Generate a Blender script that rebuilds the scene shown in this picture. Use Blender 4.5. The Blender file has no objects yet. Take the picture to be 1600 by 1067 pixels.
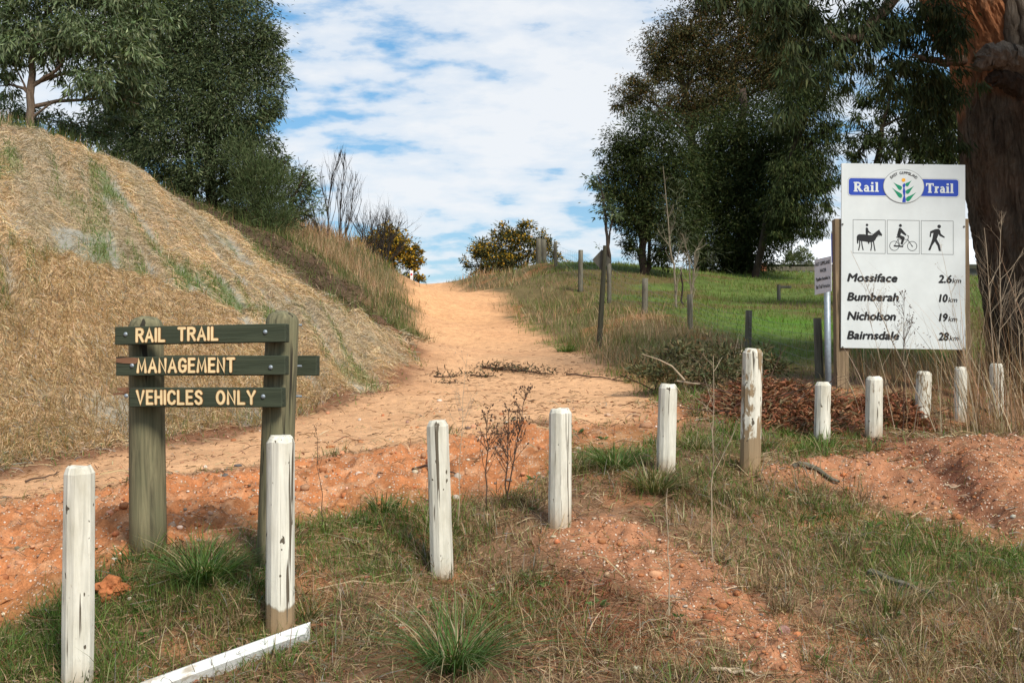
import bpy, math, random
import numpy as np
from mathutils import Vector, Matrix, noise as mnoise

# ---------------------------------------------------------------- camera, sky, sun, exposure
SC = bpy.context.scene
COL = SC.collection
FPX = 1700.0                       # focal length in photograph pixels (1600 wide)
PITCH = math.atan(66.5 / FPX)
EYE = Vector((0.0, 0.0, 1.55))
cam_d = bpy.data.cameras.new('camera')
cam_d.sensor_width = 36.0
cam_d.lens = 36.0 * FPX / 1600.0
cam_d.clip_start = 0.05
cam_d.clip_end = 9000.0
cam = bpy.data.objects.new('camera', cam_d)
COL.objects.link(cam)
cam.location = EYE
cam.rotation_euler = (math.pi / 2 + PITCH, 0, 0)
SC.camera = cam

SUN_AZ, SUN_EL = math.radians(148), math.radians(44)     # azimuth measured from +Y towards +X
sun_dir = Vector((math.sin(SUN_AZ) * math.cos(SUN_EL), math.cos(SUN_AZ) * math.cos(SUN_EL), math.sin(SUN_EL)))
sun_d = bpy.data.lights.new('sun', 'SUN')
sun_d.energy = 4.6
sun_d.angle = math.radians(18.0)
sun_d.color = (1.0, 0.94, 0.84)
sun = bpy.data.objects.new('sun', sun_d)
COL.objects.link(sun)
sun.rotation_euler = sun_dir.to_track_quat('Z', 'Y').to_euler()
sun.location = (20, -30, 40)

W = bpy.data.worlds.new('World')
SC.world = W
W.use_nodes = True
wn, wl = W.node_tree.nodes, W.node_tree.links
wn.clear()
def wnode(t, **kw):
    n = wn.new(t)
    for k, v in kw.items():
        setattr(n, k, v)
    return n
w_out = wnode('ShaderNodeOutputWorld')
w_bg = wnode('ShaderNodeBackground')
w_bg.inputs['Strength'].default_value = 0.12
sky = wnode('ShaderNodeTexSky', sky_type='NISHITA', sun_disc=False)
sky.sun_elevation, sky.sun_rotation = SUN_EL, SUN_AZ
sky.air_density, sky.dust_density, sky.ozone_density = 1.0, 0.3, 2.0
tc = wnode('ShaderNodeTexCoord')
sep = wnode('ShaderNodeSeparateXYZ')
wl.new(tc.outputs['Generated'], sep.inputs[0])
def wmath(op, a, b=None):
    n = wnode('ShaderNodeMath', operation=op)
    for i, v in enumerate((a, b)):
        if v is None: continue
        if isinstance(v, (int, float)): n.inputs[i].default_value = v
        else: wl.new(v, n.inputs[i])
    return n.outputs[0]
zc = wmath('ADD', wmath('MAXIMUM', sep.outputs['Z'], 0.0), 0.30)
cmb = wnode('ShaderNodeCombineXYZ')
wl.new(wmath('DIVIDE', sep.outputs['X'], zc), cmb.inputs[0])
wl.new(wmath('DIVIDE', sep.outputs['Y'], zc), cmb.inputs[1])
mp = wnode('ShaderNodeMapping')
wl.new(cmb.outputs[0], mp.inputs[0])
mp.inputs['Location'].default_value = (6.6, 13.1, 0.0)
mp.inputs['Rotation'].default_value = (0, 0, math.radians(50))
mp.inputs['Scale'].default_value = (0.8, 1.15, 1.0)
n1 = wnode('ShaderNodeTexNoise')
n1.inputs['Scale'].default_value = 2.2; n1.inputs['Detail'].default_value = 5; n1.inputs['Roughness'].default_value = 0.48
n1.inputs['Distortion'].default_value = 0.35
wl.new(mp.outputs[0], n1.inputs['Vector'])
mp2 = wnode('ShaderNodeMapping')
wl.new(cmb.outputs[0], mp2.inputs[0])
mp2.inputs['Scale'].default_value = (2.4, 3.6, 1.0)
mp2.inputs['Rotation'].default_value = (0, 0, math.radians(-8))
n2 = wnode('ShaderNodeTexNoise')
n2.inputs['Scale'].default_value = 3.6; n2.inputs['Detail'].default_value = 6; n2.inputs['Roughness'].default_value = 0.55
wl.new(mp2.outputs[0], n2.inputs['Vector'])
csum = wmath('ADD', wmath('MULTIPLY', n1.outputs[0], 0.62), wmath('MULTIPLY', n2.outputs[0], 0.52))
# one broad bank of broken cloud stands over the path, thinner to either side
az = wmath('DIVIDE', sep.outputs['X'], wmath('MAXIMUM', sep.outputs['Y'], 0.05))
ban = wmath('DIVIDE', wmath('ADD', az, wmath('ADD', 0.055, wmath('MULTIPLY', sep.outputs['Z'], -0.12))), 0.15)
ban = wmath('MULTIPLY', wmath('POWER', 2.718, wmath('MULTIPLY', wmath('MULTIPLY', ban, ban), -1.0)), 0.105)
csum = wmath('ADD', csum, wmath('SUBTRACT', ban, 0.03))
cr = wnode('ShaderNodeValToRGB')
cr.color_ramp.elements[0].position = 0.485; cr.color_ramp.elements[0].color = (0.0, 0.0, 0.0, 1)
cr.color_ramp.elements[1].position = 0.68; cr.color_ramp.elements[1].color = (0.92, 0.92, 0.92, 1)
e = cr.color_ramp.elements.new(0.575); e.color = (0.72, 0.72, 0.72, 1)
wl.new(csum, cr.inputs[0])
# thin white veil towards the horizon
veil = wmath('MULTIPLY', wmath('POWER', wmath('SUBTRACT', 1.0, wmath('MINIMUM', wmath('MAXIMUM', sep.outputs['Z'], 0.0), 1.0)), 11.0), 0.6)
fac = wmath('MINIMUM', wmath('MAXIMUM', cr.outputs[0], veil), 1.0)
tint = wnode('ShaderNodeMix', data_type='RGBA', blend_type='MULTIPLY')
tint.inputs[0].default_value = 1.0
wl.new(sky.outputs[0], tint.inputs[6])
lowr = wnode('ShaderNodeValToRGB')
lowr.color_ramp.elements[0].position = 0.0; lowr.color_ramp.elements[0].color = (0.50, 0.60, 0.66, 1)
lowr.color_ramp.elements[1].position = 0.42; lowr.color_ramp.elements[1].color = (0.86, 1.33, 1.40, 1)
wl.new(sep.outputs['Z'], lowr.inputs[0]); wl.new(lowr.outputs[0], tint.inputs[7])
mixc = wnode('ShaderNodeMix', data_type='RGBA')
wl.new(fac, mixc.inputs[0])
wl.new(tint.outputs[2], mixc.inputs[6])
mixc.inputs[7].default_value = (6.9, 7.05, 7.25, 1)
wl.new(mixc.outputs[2], w_bg.inputs[0])
wl.new(w_bg.outputs[0], w_out.inputs[0])

vs = SC.view_settings
vs.view_transform = 'Standard'; vs.look = 'None'; vs.exposure = 0.15; vs.gamma = 1.0; vs.use_curve_mapping = False
SC.cycles.max_bounces = 6
SC.cycles.diffuse_bounces = 3
SC.cycles.transparent_max_bounces = 8

# ---------------------------------------------------------------- helpers
R = np.random.default_rng(7)
rnd = random.Random(11)
CP, SP = math.cos(PITCH), math.sin(PITCH)
def ray(px, py):
    x, y = (px - 800.0) / FPX, (533.5 - py) / FPX
    return Vector((x, CP - y * SP, SP + y * CP))          # forward is +Y
def at(px, py, Y):
    d = ray(px, py)
    return EYE + d * (Y / d.y)
def mpp(Y):                                               # metres per photograph pixel at depth Y
    return Y / FPX

def hash01(ix, iy, iz, seed):
    n = (ix.astype(np.int64) * 374761393 + iy.astype(np.int64) * 668265263 + iz.astype(np.int64) * 2147483647 + seed * 144664) & 0x7fffffff
    n = ((n ^ (n >> 13)) * 1274126177) & 0x7fffffff
    n = ((n ^ (n >> 16)) * 974711) & 0x7fffffff
    return (n ^ (n >> 15)).astype(np.float64) % 100003 / 100003.0
def vnoise(x, y, seed=0):
    xi, yi = np.floor(x), np.floor(y)
    fx, fy = x - xi, y - yi
    fx, fy = fx * fx * (3 - 2 * fx), fy * fy * (3 - 2 * fy)
    z = np.zeros_like(xi)
    a, b = hash01(xi, yi, z, seed), hash01(xi + 1, yi, z, seed)
    c, d = hash01(xi, yi + 1, z, seed), hash01(xi + 1, yi + 1, z, seed)
    return (a * (1 - fx) + b * fx) * (1 - fy) + (c * (1 - fx) + d * fx) * fy
def fbm(x, y, octv=4, seed=0, gain=0.5):
    s, amp, tot = 0.0, 1.0, 0.0
    for k in range(octv):
        s = s + amp * vnoise(x * 2 ** k + 17.3 * k, y * 2 ** k - 9.1 * k, seed + k)
        tot += amp; amp *= gain
    return s / tot                                        # 0..1
def sstep(a, b, x):
    t = np.clip((x - a) / (b - a), 0, 1)
    return t * t * (3 - 2 * t)

def link(o, parent=None):
    COL.objects.link(o)
    if parent is not None:
        o.parent = parent
    return o
def tag(o, label=None, cat=None, group=None, kind=None):
    if label: o['label'] = label
    if cat: o['category'] = cat
    if group: o['group'] = group
    if kind: o['kind'] = kind
    return o
def empty(name, loc, label=None, cat=None, group=None, rot=(0, 0, 0)):
    o = bpy.data.objects.new(name, None)
    o.empty_display_size = 0.1
    o.location = loc; o.rotation_euler = rot
    link(o)
    return tag(o, label, cat, group)

def np_mesh(name, verts, faces_list, col=None, extra=None, smooth=False):
    """faces_list: list of int arrays (M x k)."""
    me = bpy.data.meshes.new(name)
    verts = np.ascontiguousarray(verts, dtype=np.float32)
    me.vertices.add(len(verts)); me.vertices.foreach_set('co', verts.ravel())
    loops = np.concatenate([f.ravel() for f in faces_list]).astype(np.int32)
    tot = np.concatenate([np.full(len(f), f.shape[1], np.int32) for f in faces_list])
    start = np.concatenate([[0], np.cumsum(tot)[:-1]]).astype(np.int32)
    me.loops.add(len(loops)); me.loops.foreach_set('vertex_index', loops)
    me.polygons.add(len(tot)); me.polygons.foreach_set('loop_start', start); me.polygons.foreach_set('loop_total', tot)
    if smooth:
        me.polygons.foreach_set('use_smooth', np.ones(len(tot), bool))
    if col is not None:
        a = me.attributes.new('col', 'FLOAT_COLOR', 'POINT')
        c4 = np.ones((len(verts), 4), np.float32); c4[:, :3] = col
        a.data.foreach_set('color', c4.ravel())
    for k, v in (extra or {}).items():
        a = me.attributes.new(k, 'FLOAT', 'POINT')
        a.data.foreach_set('value', np.ascontiguousarray(v, np.float32))
    me.update(calc_edges=True)
    return me
def np_obj(name, mat, parent, *a, **k):
    me = np_mesh(name, *a, **k)
    if mat: me.materials.append(mat)
    return link(bpy.data.objects.new(name, me), parent)

class MB:
    """collects shapes; build() links them as ONE mesh object. Coordinates are the parent's own."""
    def __init__(s): s.v, s.f, s.c, s.col = [], [], 0, []
    def add(s, verts, faces, col=(1, 1, 1)):
        b = s.c
        s.v.extend([tuple(p) for p in verts]); s.c += len(verts)
        s.f.extend([tuple(i + b for i in f) for f in faces])
        s.col.extend([col] * len(verts))
        return s
    def box(s, c, size, rot=None, bev=0.0, col=(1, 1, 1)):
        hx, hy, hz = size[0] / 2, size[1] / 2, size[2] / 2
        if bev <= 0:
            P = [Vector((x * hx, y * hy, z * hz)) for z in (-1, 1) for y in (-1, 1) for x in (-1, 1)]
            F = [(0, 2, 3, 1), (4, 5, 7, 6), (0, 1, 5, 4), (2, 6, 7, 3), (0, 4, 6, 2), (1, 3, 7, 5)]
        else:
            import bmesh
            bm = bmesh.new(); bmesh.ops.create_cube(bm, size=1.0)
            for v in bm.verts: v.co = Vector((v.co.x * 2 * hx, v.co.y * 2 * hy, v.co.z * 2 * hz))
            bmesh.ops.bevel(bm, geom=bm.edges[:], offset=bev, segments=1, affect='EDGES')
            bm.verts.ensure_lookup_table()
            P = [v.co.copy() for v in bm.verts]; F = [tuple(v.index for v in f.verts) for f in bm.faces]
            bm.free()
        M = Matrix.Translation(c) @ (rot.to_4x4() if rot else Matrix())
        return s.add([M @ p for p in P], F, col)
    def tube(s, pts, radii, n=8, cap=True, col=(1, 1, 1), wob=0.0):
        pts = [Vector(p) for p in pts]
        V, F = [], []
        ref = Vector((0.3, 0.9, 0.2))
        for i, p in enumerate(pts):
            t = (pts[min(i + 1, len(pts) - 1)] - pts[max(i - 1, 0)])
            t = t.normalized() if t.length > 1e-9 else Vector((0, 0, 1))
            a = t.cross(ref)
            if a.length < 1e-3: a = t.cross(Vector((1, 0, 0)))
            a.normalize(); b = t.cross(a)
            for k in range(n):
                an = 2 * math.pi * k / n
                r = radii[i] * (1 + (rnd.uniform(-wob, wob) if wob else 0))
                V.append(p + a * (r * math.cos(an)) + b * (r * math.sin(an)))
        for i in range(len(pts) - 1):
            for k in range(n):
                k2 = (k + 1) % n
                F.append((i * n + k, i * n + k2, (i + 1) * n + k2, (i + 1) * n + k))
        if cap:
            F.append(tuple(range(n))[::-1]); F.append(tuple((len(pts) - 1) * n + k for k in range(n)))
        return s.add(V, F, col)
    def build(s, name, mat=None, parent=None, smooth=False, usecol=False):
        me = bpy.data.meshes.new(name)
        me.from_pydata(s.v, [], s.f)
        if usecol:
            a = me.attributes.new('col', 'FLOAT_COLOR', 'POINT')
            a.data.foreach_set('color', np.array([(c[0], c[1], c[2], 1.0) for c in s.col], np.float32).ravel())
        if smooth: me.polygons.foreach_set('use_smooth', np.ones(len(me.polygons), bool))
        me.update()
        if mat: me.materials.append(mat)
        return link(bpy.data.objects.new(name, me), parent)

# ---------------------------------------------------------------- materials
class NT:
    def __init__(s, name):
        s.m = bpy.data.materials.new(name); s.m.use_nodes = True
        s.n, s.l = s.m.node_tree.nodes, s.m.node_tree.links
        s.n.clear()
        s.out = s.n.new('ShaderNodeOutputMaterial')
        s.bs = s.n.new('ShaderNodeBsdfPrincipled')
        s.l.new(s.bs.outputs[0], s.out.inputs[0])
        s.bs.inputs['Roughness'].default_value = 0.85
        s.bs.inputs['Specular IOR Level'].default_value = 0.25
    def node(s, t, **kw):
        n = s.n.new(t)
        for k, v in kw.items(): setattr(n, k, v)
        return n
    def put(s, sock, v):
        if hasattr(v, 'links'): s.l.new(v, sock)
        else: sock.default_value = v
    def attr(s, name, typ='GEOMETRY', out='Color'):
        n = s.node('ShaderNodeAttribute', attribute_type=typ, attribute_name=name)
        return n.outputs[out]
    def coord(s, out='Object', scale=(1, 1, 1), rot=(0, 0, 0), loc=None):
        t = s.node('ShaderNodeTexCoord'); m = s.node('ShaderNodeMapping')
        s.l.new(t.outputs[out], m.inputs[0]); m.inputs['Scale'].default_value = scale; m.inputs['Rotation'].default_value = rot
        if loc is not None: s.put(m.inputs['Location'], loc)
        return m.outputs[0]
    def noise(s, vec, scale, detail=4, rough=0.55, dist=0.0):
        n = s.node('ShaderNodeTexNoise')
        s.l.new(vec, n.inputs['Vector'])
        n.inputs['Scale'].default_value = scale; n.inputs['Detail'].default_value = detail
        n.inputs['Roughness'].default_value = rough; n.inputs['Distortion'].default_value = dist
        return n.outputs[0]
    def vor(s, vec, scale, out='Distance', feature='F1'):
        n = s.node('ShaderNodeTexVoronoi', feature=feature)
        s.l.new(vec, n.inputs['Vector']); n.inputs['Scale'].default_value = scale
        return n.outputs[out]
    def ramp(s, fac, stops):
        n = s.node('ShaderNodeValToRGB'); s.l.new(fac, n.inputs[0])
        el = n.color_ramp.elements
        while len(el) < len(stops): el.new(0.5)
        for q, (p, c) in zip(el, stops):
            q.position = p
            q.color = (c, c, c, 1) if isinstance(c, (int, float)) else (*c, 1)
        return n.outputs[0]
    def mix(s, fac, a, b, mode='MIX'):
        n = s.node('ShaderNodeMix', data_type='RGBA', blend_type=mode)
        for sock, v in ((n.inputs[0], fac), (n.inputs[6], a), (n.inputs[7], b)):
            if isinstance(v, tuple) and len(v) == 3: v = (*v, 1)
            s.put(sock, v)
        return n.outputs[2]
    def math(s, op, a, b=None, clamp=False):
        n = s.node('ShaderNodeMath', operation=op, use_clamp=clamp)
        s.put(n.inputs[0], a)
        if b is not None: s.put(n.inputs[1], b)
        return n.outputs[0]
    def bump(s, h, strength=0.5, dist=0.01):
        n = s.node('ShaderNodeBump'); n.inputs['Strength'].default_value = strength; n.inputs['Distance'].default_value = dist
        s.l.new(h, n.inputs['Height']); s.l.new(n.outputs[0], s.bs.inputs['Normal'])
    def base(s, c):
        if isinstance(c, tuple) and len(c) == 3: c = (*c, 1)
        s.put(s.bs.inputs['Base Color'], c)
    def rough(s, v): s.put(s.bs.inputs['Roughness'], v)

def mat_leaf(name, transl=0.35, rough=0.5, spec=0.3):
    t = NT(name)
    c = t.attr('col')
    t.base(c); t.rough(rough); t.bs.inputs['Specular IOR Level'].default_value = spec
    tr = t.node('ShaderNodeBsdfTranslucent')
    c2 = t.mix(1.0, c, (1.0, 1.1, 0.55), 'MULTIPLY')
    t.l.new(c2, tr.inputs[0])
    mx = t.node('ShaderNodeMixShader'); mx.inputs[0].default_value = transl
    t.l.new(t.bs.outputs[0], mx.inputs[1]); t.l.new(tr.outputs[0], mx.inputs[2]); t.l.new(mx.outputs[0], t.out.inputs[0])
    return t.m
def mat_col(name, rough=0.9, spec=0.15, scale=30.0, amount=0.35):
    """the mesh's own colours, mottled by noise"""
    t = NT(name)
    n = t.noise(t.coord(), scale, 4)
    t.base(t.mix(1.0, t.attr('col'), t.ramp(n, [(0.25, 1 - amount), (0.75, 1 + amount * 0.6)]), 'MULTIPLY'))
    t.rough(rough); t.bs.inputs['Specular IOR Level'].default_value = spec
    t.bump(n, 0.4, 0.01)
    return t.m
def mat_plain(name, col, rough=0.6, spec=0.3, metal=0.0, dirt=0.12, scale=14.0):
    t = NT(name)
    n = t.noise(t.coord(), scale, 5, 0.6)
    t.base(t.mix(1.0, (*col, 1), t.ramp(n, [(0.3, 1 - dirt), (0.7, 1 + dirt * 0.4)]), 'MULTIPLY'))
    t.rough(rough); t.bs.inputs['Specular IOR Level'].default_value = spec
    t.bs.inputs['Metallic'].default_value = metal
    return t.m
# ---------------------------------------------------------------- terrain height from surveyed points
PIX = [  # photograph pixel x, y and distance along the view
 # verge in front
 (122,1075,5.3),(438,990,5.8),(690,912,7.1),(876,820,7.5),(1040,737,8.5),(1172,733,8.5),(1284,695,10.6),(1365,682,10.6),
 (1441,675,11.6),(1500,657,12.2),(1557,652,12.8),(1660,640,13.5),
 (0,960,6),(-200,1000,5.6),(1400,1000,6),(1600,1067,5.5),(1850,1000,5.6),(1200,940,6.5),(1000,1000,6),(700,1040,5.5),
 (950,860,7.0),(1100,900,6.8),(1040,800,7.7),(1100,780,8),(1300,760,8.8),(1440,690,10),(1540,688,9.6),(1640,690,9.5),(1800,690,9.6),
 (1450,740,9.0),(1510,765,8.6),(1600,800,8),(1400,800,8.2),(1550,860,7.4),(1300,880,7.2),(1400,930,6.6),(1500,960,6.3),(1700,880,7),
 # sign posts and red batter
 (230,855,6.6),(430,905,6.2),(0,900,6.6),(-200,930,6.6),(0,790,8.3),(-250,800,8.3),(100,770,8.6),(230,745,8.9),(420,722,9.3),(650,690,9.8),
 (600,775,8.2),(690,780,8.2),(480,795,7.8),(560,835,7.3),(750,740,8.8),(780,795,7.9),(850,650,10.8),(820,700,9.6),(1000,640,11.5),(960,690,10),
 # path
 (0,745,10),(-250,752,9.9),(200,705,10.8),(465,655,12.2),(600,612,13.5),(645,560,16.5),(660,520,22),(632,470,37),(617,441,46),
 (250,722,9.8),(560,665,11.5),(800,620,13.3),(800,560,17),(750,515,23),(690,470,37),(655,444,46),
 (690,452,44),(740,470,36),(800,500,26.5),(870,540,20),(960,585,15.5),(1040,625,13),
 # netted bank
 (0,700,10.55),(0,600,11.2),(0,500,12),(0,400,13),(0,378,14.4),(0,300,16.2),(0,205,18.5),
 (-250,700,10.5),(-250,560,11.5),(-250,400,12.8),(-250,300,15.5),(-250,150,18.5),
 (200,660,11.45),(200,550,12.5),(200,430,14),(200,408,15.4),(200,330,17.5),(200,265,20),
 (330,650,12.1),(330,600,12.6),(330,480,14.2),(330,461,15.2),(330,400,18),(330,345,21.5),
 (450,640,12.6),(450,560,13.6),(450,484,15.3),(450,462,17.3),(450,420,20),(450,375,24),
 (560,610,13.9),(560,540,15.2),(560,508,16.2),(560,485,18.8),(560,430,24),(560,392,28),
 (630,565,16.2),(620,530,20),(632,506,26),(610,466,38),(588,474,27),(572,442,32),(580,428,38),(380,352,24),
 # right of the path
 (850,480,29),(900,500,24.5),(950,540,19),(850,430,33),(760,428,42),(720,442,43),(830,413,38),(845,420,39),(907,455,30),(935,545,18.5),
 (950,470,27),(1007,490,23),(1079,515,20),(1168,545,17.5),(1281,592,14.5),
 (900,424,42),(1000,421,42),(1100,424,40),(1200,424,40),(1300,430,38),(1150,470,28),(1250,500,22),(1200,450,33),(1400,560,16),(1400,450,30),
 (1550,590,15),(1600,560,17),(1800,560,17),(1800,450,32),(1315,603,13.1),(1500,612,13.4),(1200,630,11.5),(1050,650,11),(1700,600,14),
]
XYZ = [(-4,0,-.02),(0,0,0),(4,0,-.02),(-4,3.2,0),(0,3.2,.02),(4,3.2,.02),(-9,-10,0),(0,-10,0),(9,-10,0),(-9,4,.3),(9,4,.3),(11,9,1.0),(14,14,1.6),
 (-10,8,.55),(-13,12.5,3.3),(-16,14.5,4.6),(-22,16,6.2),(-20,24,6.6),(-12,26,6.3),(-9,32,6.4),(-9,45,6.6),(-25,40,6.8),
 (0,60,5.3),(-20,60,6.2),(12,50,5.75),(20,52,5.9),(28,45,5.9),(20,60,5.6),(35,50,5.8),(25,30,4.2),(30,18,2.6)]
PTS = np.array([tuple(at(*p)) for p in PIX] + XYZ, float)
def _tps_fit(P, lam=0.002):
    n = len(P); X = P[:, :2] / 10.0
    d = np.linalg.norm(X[:, None] - X[None], axis=2)
    K = np.where(d > 0, d * d * np.log(d + 1e-12), 0) + lam * np.eye(n)
    A = np.zeros((n + 3, n + 3)); A[:n, :n] = K
    Q = np.c_[np.ones(n), X]; A[:n, n:] = Q; A[n:, :n] = Q.T
    w = np.linalg.solve(A, np.r_[P[:, 2], 0, 0, 0])
    return X, w
_TX, _TW = _tps_fit(PTS)
def H0(x, y):
    x, y = np.atleast_1d(np.asarray(x, float)), np.atleast_1d(np.asarray(y, float))
    out = np.empty(len(x)); n = len(_TX)
    for i in range(0, len(x), 20000):
        q = np.c_[x[i:i + 20000], y[i:i + 20000]] / 10.0
        d2 = ((q[:, None, :] - _TX[None]) ** 2).sum(2)
        out[i:i + 20000] = (0.5 * d2 * np.log(d2 + 1e-12)) @ _TW[:n] + _TW[n] + q @ _TW[n + 1:]
    r = np.hypot(x, y - 22)
    far = 4.5 - 4.5 * sstep(60, 260, r)
    far = np.where(y < 0, 0.0, far)
    k = sstep(33, 62, r)
    k = np.maximum(k, sstep(6, 14, -y))
    return out * (1 - k) + far * k
def Hs(x, y): return float(H0([x], [y])[0])
def G(px, py, tmax=90.0):
    """the ground point seen at a photograph pixel"""
    d = ray(px, py); d = d / d.y
    t = np.concatenate([np.arange(3.0, 20, 0.05), np.arange(20, tmax, 0.25)])
    X, Y, Z = d.x * t, t, EYE.z + d.z * t
    below = np.nonzero(Z < H0(X, Y))[0]
    i = below[0] if len(below) else len(t) - 1
    a, b = (t[i - 1] if i else t[0]), t[i]
    for _ in range(12):
        m = 0.5 * (a + b)
        if EYE.z + d.z * m < Hs(d.x * m, m): b = m
        else: a = m
    return (d.x * b, b)
def GP(pxs): return np.array([G(*p) for p in pxs])

# ---------------------------------------------------------------- zones, as outlines on the ground (metres)
def poly_sd(x, y, P):
    """signed distance, positive inside"""
    best = np.full(len(x), 1e9); ins = np.zeros(len(x), bool)
    n = len(P)
    for i in range(n):
        ax, ay = P[i]; bx, by = P[(i + 1) % n]
        dx, dy = bx - ax, by - ay
        t = np.clip(((x - ax) * dx + (y - ay) * dy) / (dx * dx + dy * dy + 1e-12), 0, 1)
        best = np.minimum(best, np.hypot(x - ax - t * dx, y - ay - t * dy))
        c = (ay > y) != (by > y)
        ins ^= c & (x < (bx - ax) * (y - ay) / (by - ay + 1e-12) + ax)
    return np.where(ins, best, -best)
PATH = np.vstack([[(-30, 11.4), (-9, 9.9)], GP([(0,748),(200,707),(465,657),(600,614),(643,565)]),
    [tuple(at(656,520,22).xy), tuple(at(626,470,37).xy), tuple(at(603,441,46).xy), (-5.5, 60), (-3.0, 60)],
    [tuple(at(690,452,44).xy), tuple(at(745,470,36).xy), tuple(at(805,500,26.5).xy)], GP([(872,540),(955,583),(1030,620),(1010,650),(940,665),(850,655),(650,692),(420,724),(230,748),(100,770),(0,788)]),
    [(-9, 8.1), (-30, 9.0)]])
FOOT = [(-7.5, 10.3)] if False else []
BANK = np.vstack([[(-30, 11.6), (-9, 10.25)], GP([(0,728),(200,694),(330,668),(465,645),(590,606),(640,562)]),
    [tuple(at(632,548,18.0).xy), tuple(at(590,505,17.6).xy), tuple(at(545,478,18.2).xy), tuple(at(480,440,19.3).xy), tuple(at(400,385,20.3).xy), tuple(at(335,342,21.3).xy),
     tuple(at(230,278,20.7).xy), tuple(at(100,228,19.8).xy), tuple(at(0,205,18.8).xy), (-14, 18.5), (-30, 20)]])
DIRT = np.vstack([[tuple(at(*p).xy) for p in [(640,545,18.6),(610,505,20.5),(560,455,22.4),(500,420,22.8),(440,380,23.4),(370,340,24.2),(300,300,25),(230,270,22.5),(240,283,20.6),(335,345,21.2),(400,388,20.1),(480,443,19.1),(545,482,18.0),(590,508,17.4),(632,552,17.4)]]])
SLOPE = np.vstack([[tuple(at(*p).xy) for p in [(640,545,18.6),(610,505,20.5),(560,455,22.4),(500,420,22.8),(440,380,23.4),(370,340,24.2)]], [(-10, 30), (-9, 48), (-5.4, 50)],
    [tuple(at(*p).xy) for p in [(590,441,46),(612,468,37),(642,522,22)]]])
BATTER = GP([(-150,800),(0,792),(120,772),(230,750),(420,726),(560,706),(650,693),(800,664),(860,668),(900,690),(860,735),(790,765),(700,785),(600,800),(480,812),(330,845),(210,872),(150,905),(60,950),(0,985),(-150,1000)])
GRAVEL = GP([(820,840),(880,805),(960,800),(1060,840),(1130,900),(1230,985),(1290,1064),(1200,1060),(1130,990),(1000,930),(880,890)])
MOUND = GP([(1180,738),(1300,716),(1420,690),(1520,684),(1620,684),(1800,690),(1800,850),(1650,880),(1560,860),(1490,822),(1400,795),(1300,765),(1220,752)])
BARE = GP([(850,655),(900,610),(960,592),(1035,620),(1075,660),(1050,690),(990,705),(900,705)])
RSLOPE = np.vstack([[(-2.6, 58), tuple(at(690,452,44).xy), tuple(at(745,470,36).xy), tuple(at(805,500,26.5).xy)], GP([(875,540),(958,583),(1040,620)]),
    [tuple(at(*p).xy) for p in [(1120,575,15.5),(1168,545,17.5),(1079,515,20),(1007,490,23),(907,455,30),(845,420,39),(800,415,46)]], [(2, 60)]])
HEAPBED = GP([(1090,660),(1110,625),(1200,600),(1330,605),(1440,625),(1440,665),(1300,670),(1180,675)])
def blob(lst):
    out = []
    for px, py, r, w in lst:
        g = G(px, py); out.append((g[0], g[1], r, w))
    return out
GREEN = blob([(60,985,.5,1.0),(0,1010,.5,1.0),(560,830,.55,1.0),(640,815,.5,.9),(540,870,.4,.7),(470,830,.35,.6),(230,930,.35,.7),(620,860,.4,.6),(330,900,.4,.8),
    (760,960,.35,.4),(1440,850,.6,.7),(1500,880,.6,.75),(1580,870,.5,.9),(1250,840,.6,.4),(1330,820,.5,.45),(1420,900,.5,.6),(1000,690,.6,.6),(950,715,.5,.7),(1080,690,.6,.7),(1220,690,.7,.7),(1280,710,.5,.6),
    (820,940,.3,.4),(420,1010,.3,.5),(130,1050,.4,.6),(920,570,.8,.8),(1010,620,.7,.6),(1160,620,1.,.5),(1220,800,.5,.3),(1100,760,.5,.4),(1590,740,.2,.2)])
DRYP = blob([(720,830,.5,1.0),(760,800,.5,.9),(690,950,.4,.5),(1250,800,.7,.8),(1180,800,.6,.9),(1120,780,.5,.9),(1350,870,.7,.8),(1480,950,.7,1.0),(1560,1000,.7,1.0),(1300,960,.7,.7),(1100,950,.4,.4),(1420,1020,.6,.9),(1000,1040,.5,.7),
    (1080,740,.5,.8),(1240,720,.6,.6),(980,760,.4,.7),(540,960,.4,.5),(300,960,.4,.6),(160,980,.4,.4),(1520,920,.6,.8),(1100,700,.6,.6),(1140,860,.4,.7)])
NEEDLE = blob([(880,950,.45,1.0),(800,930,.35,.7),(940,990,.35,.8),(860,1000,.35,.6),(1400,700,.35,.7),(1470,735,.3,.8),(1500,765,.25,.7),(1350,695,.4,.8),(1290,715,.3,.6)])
LUSH = blob([(1250,505,1.2,1.0),(1215,515,1.0,.7)])
SHELF = np.array([tuple(at(*p).xy) for p in [(-300,385,13.6),(0,388,13.7),(200,418,14.7),(330,470,14.8),(450,472,16.2),(560,495,17.4)]])
CREST = np.array([tuple(at(*p).xy) for p in [(-300,400,12.7),(0,402,13),(200,434,14),(330,474,14.3),(450,488,15.3),(560,512,16.2),(610,540,16.6)]])
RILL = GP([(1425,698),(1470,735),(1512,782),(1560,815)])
def line_d(x, y, P): return np.abs(poly_sd(x, y, np.vstack([P, P[-2:0:-1]])))
def folds(x, y):
    u = x * .86 + y * .51; v = -x * .51 + y * .86
    return np.abs(fbm(u * 2.3 + .5 * warp_(x, y), v * .20, 4, 44) - .5) * 2
def netgrey(x, y):
    k = sstep(.20, .06, folds(x, y)) * sstep(.34, .54, fbm(x * .6 + 9, y * .6, 3, 45))
    return np.clip(np.maximum(k, .9 * np.exp(-(line_d(x, y, SHELF + np.array([0, .35])) / .28) ** 2) * sstep(.3, .55, fbm(x * 1.5, y * 1.5, 3, 52))), 0, 1)
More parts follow.
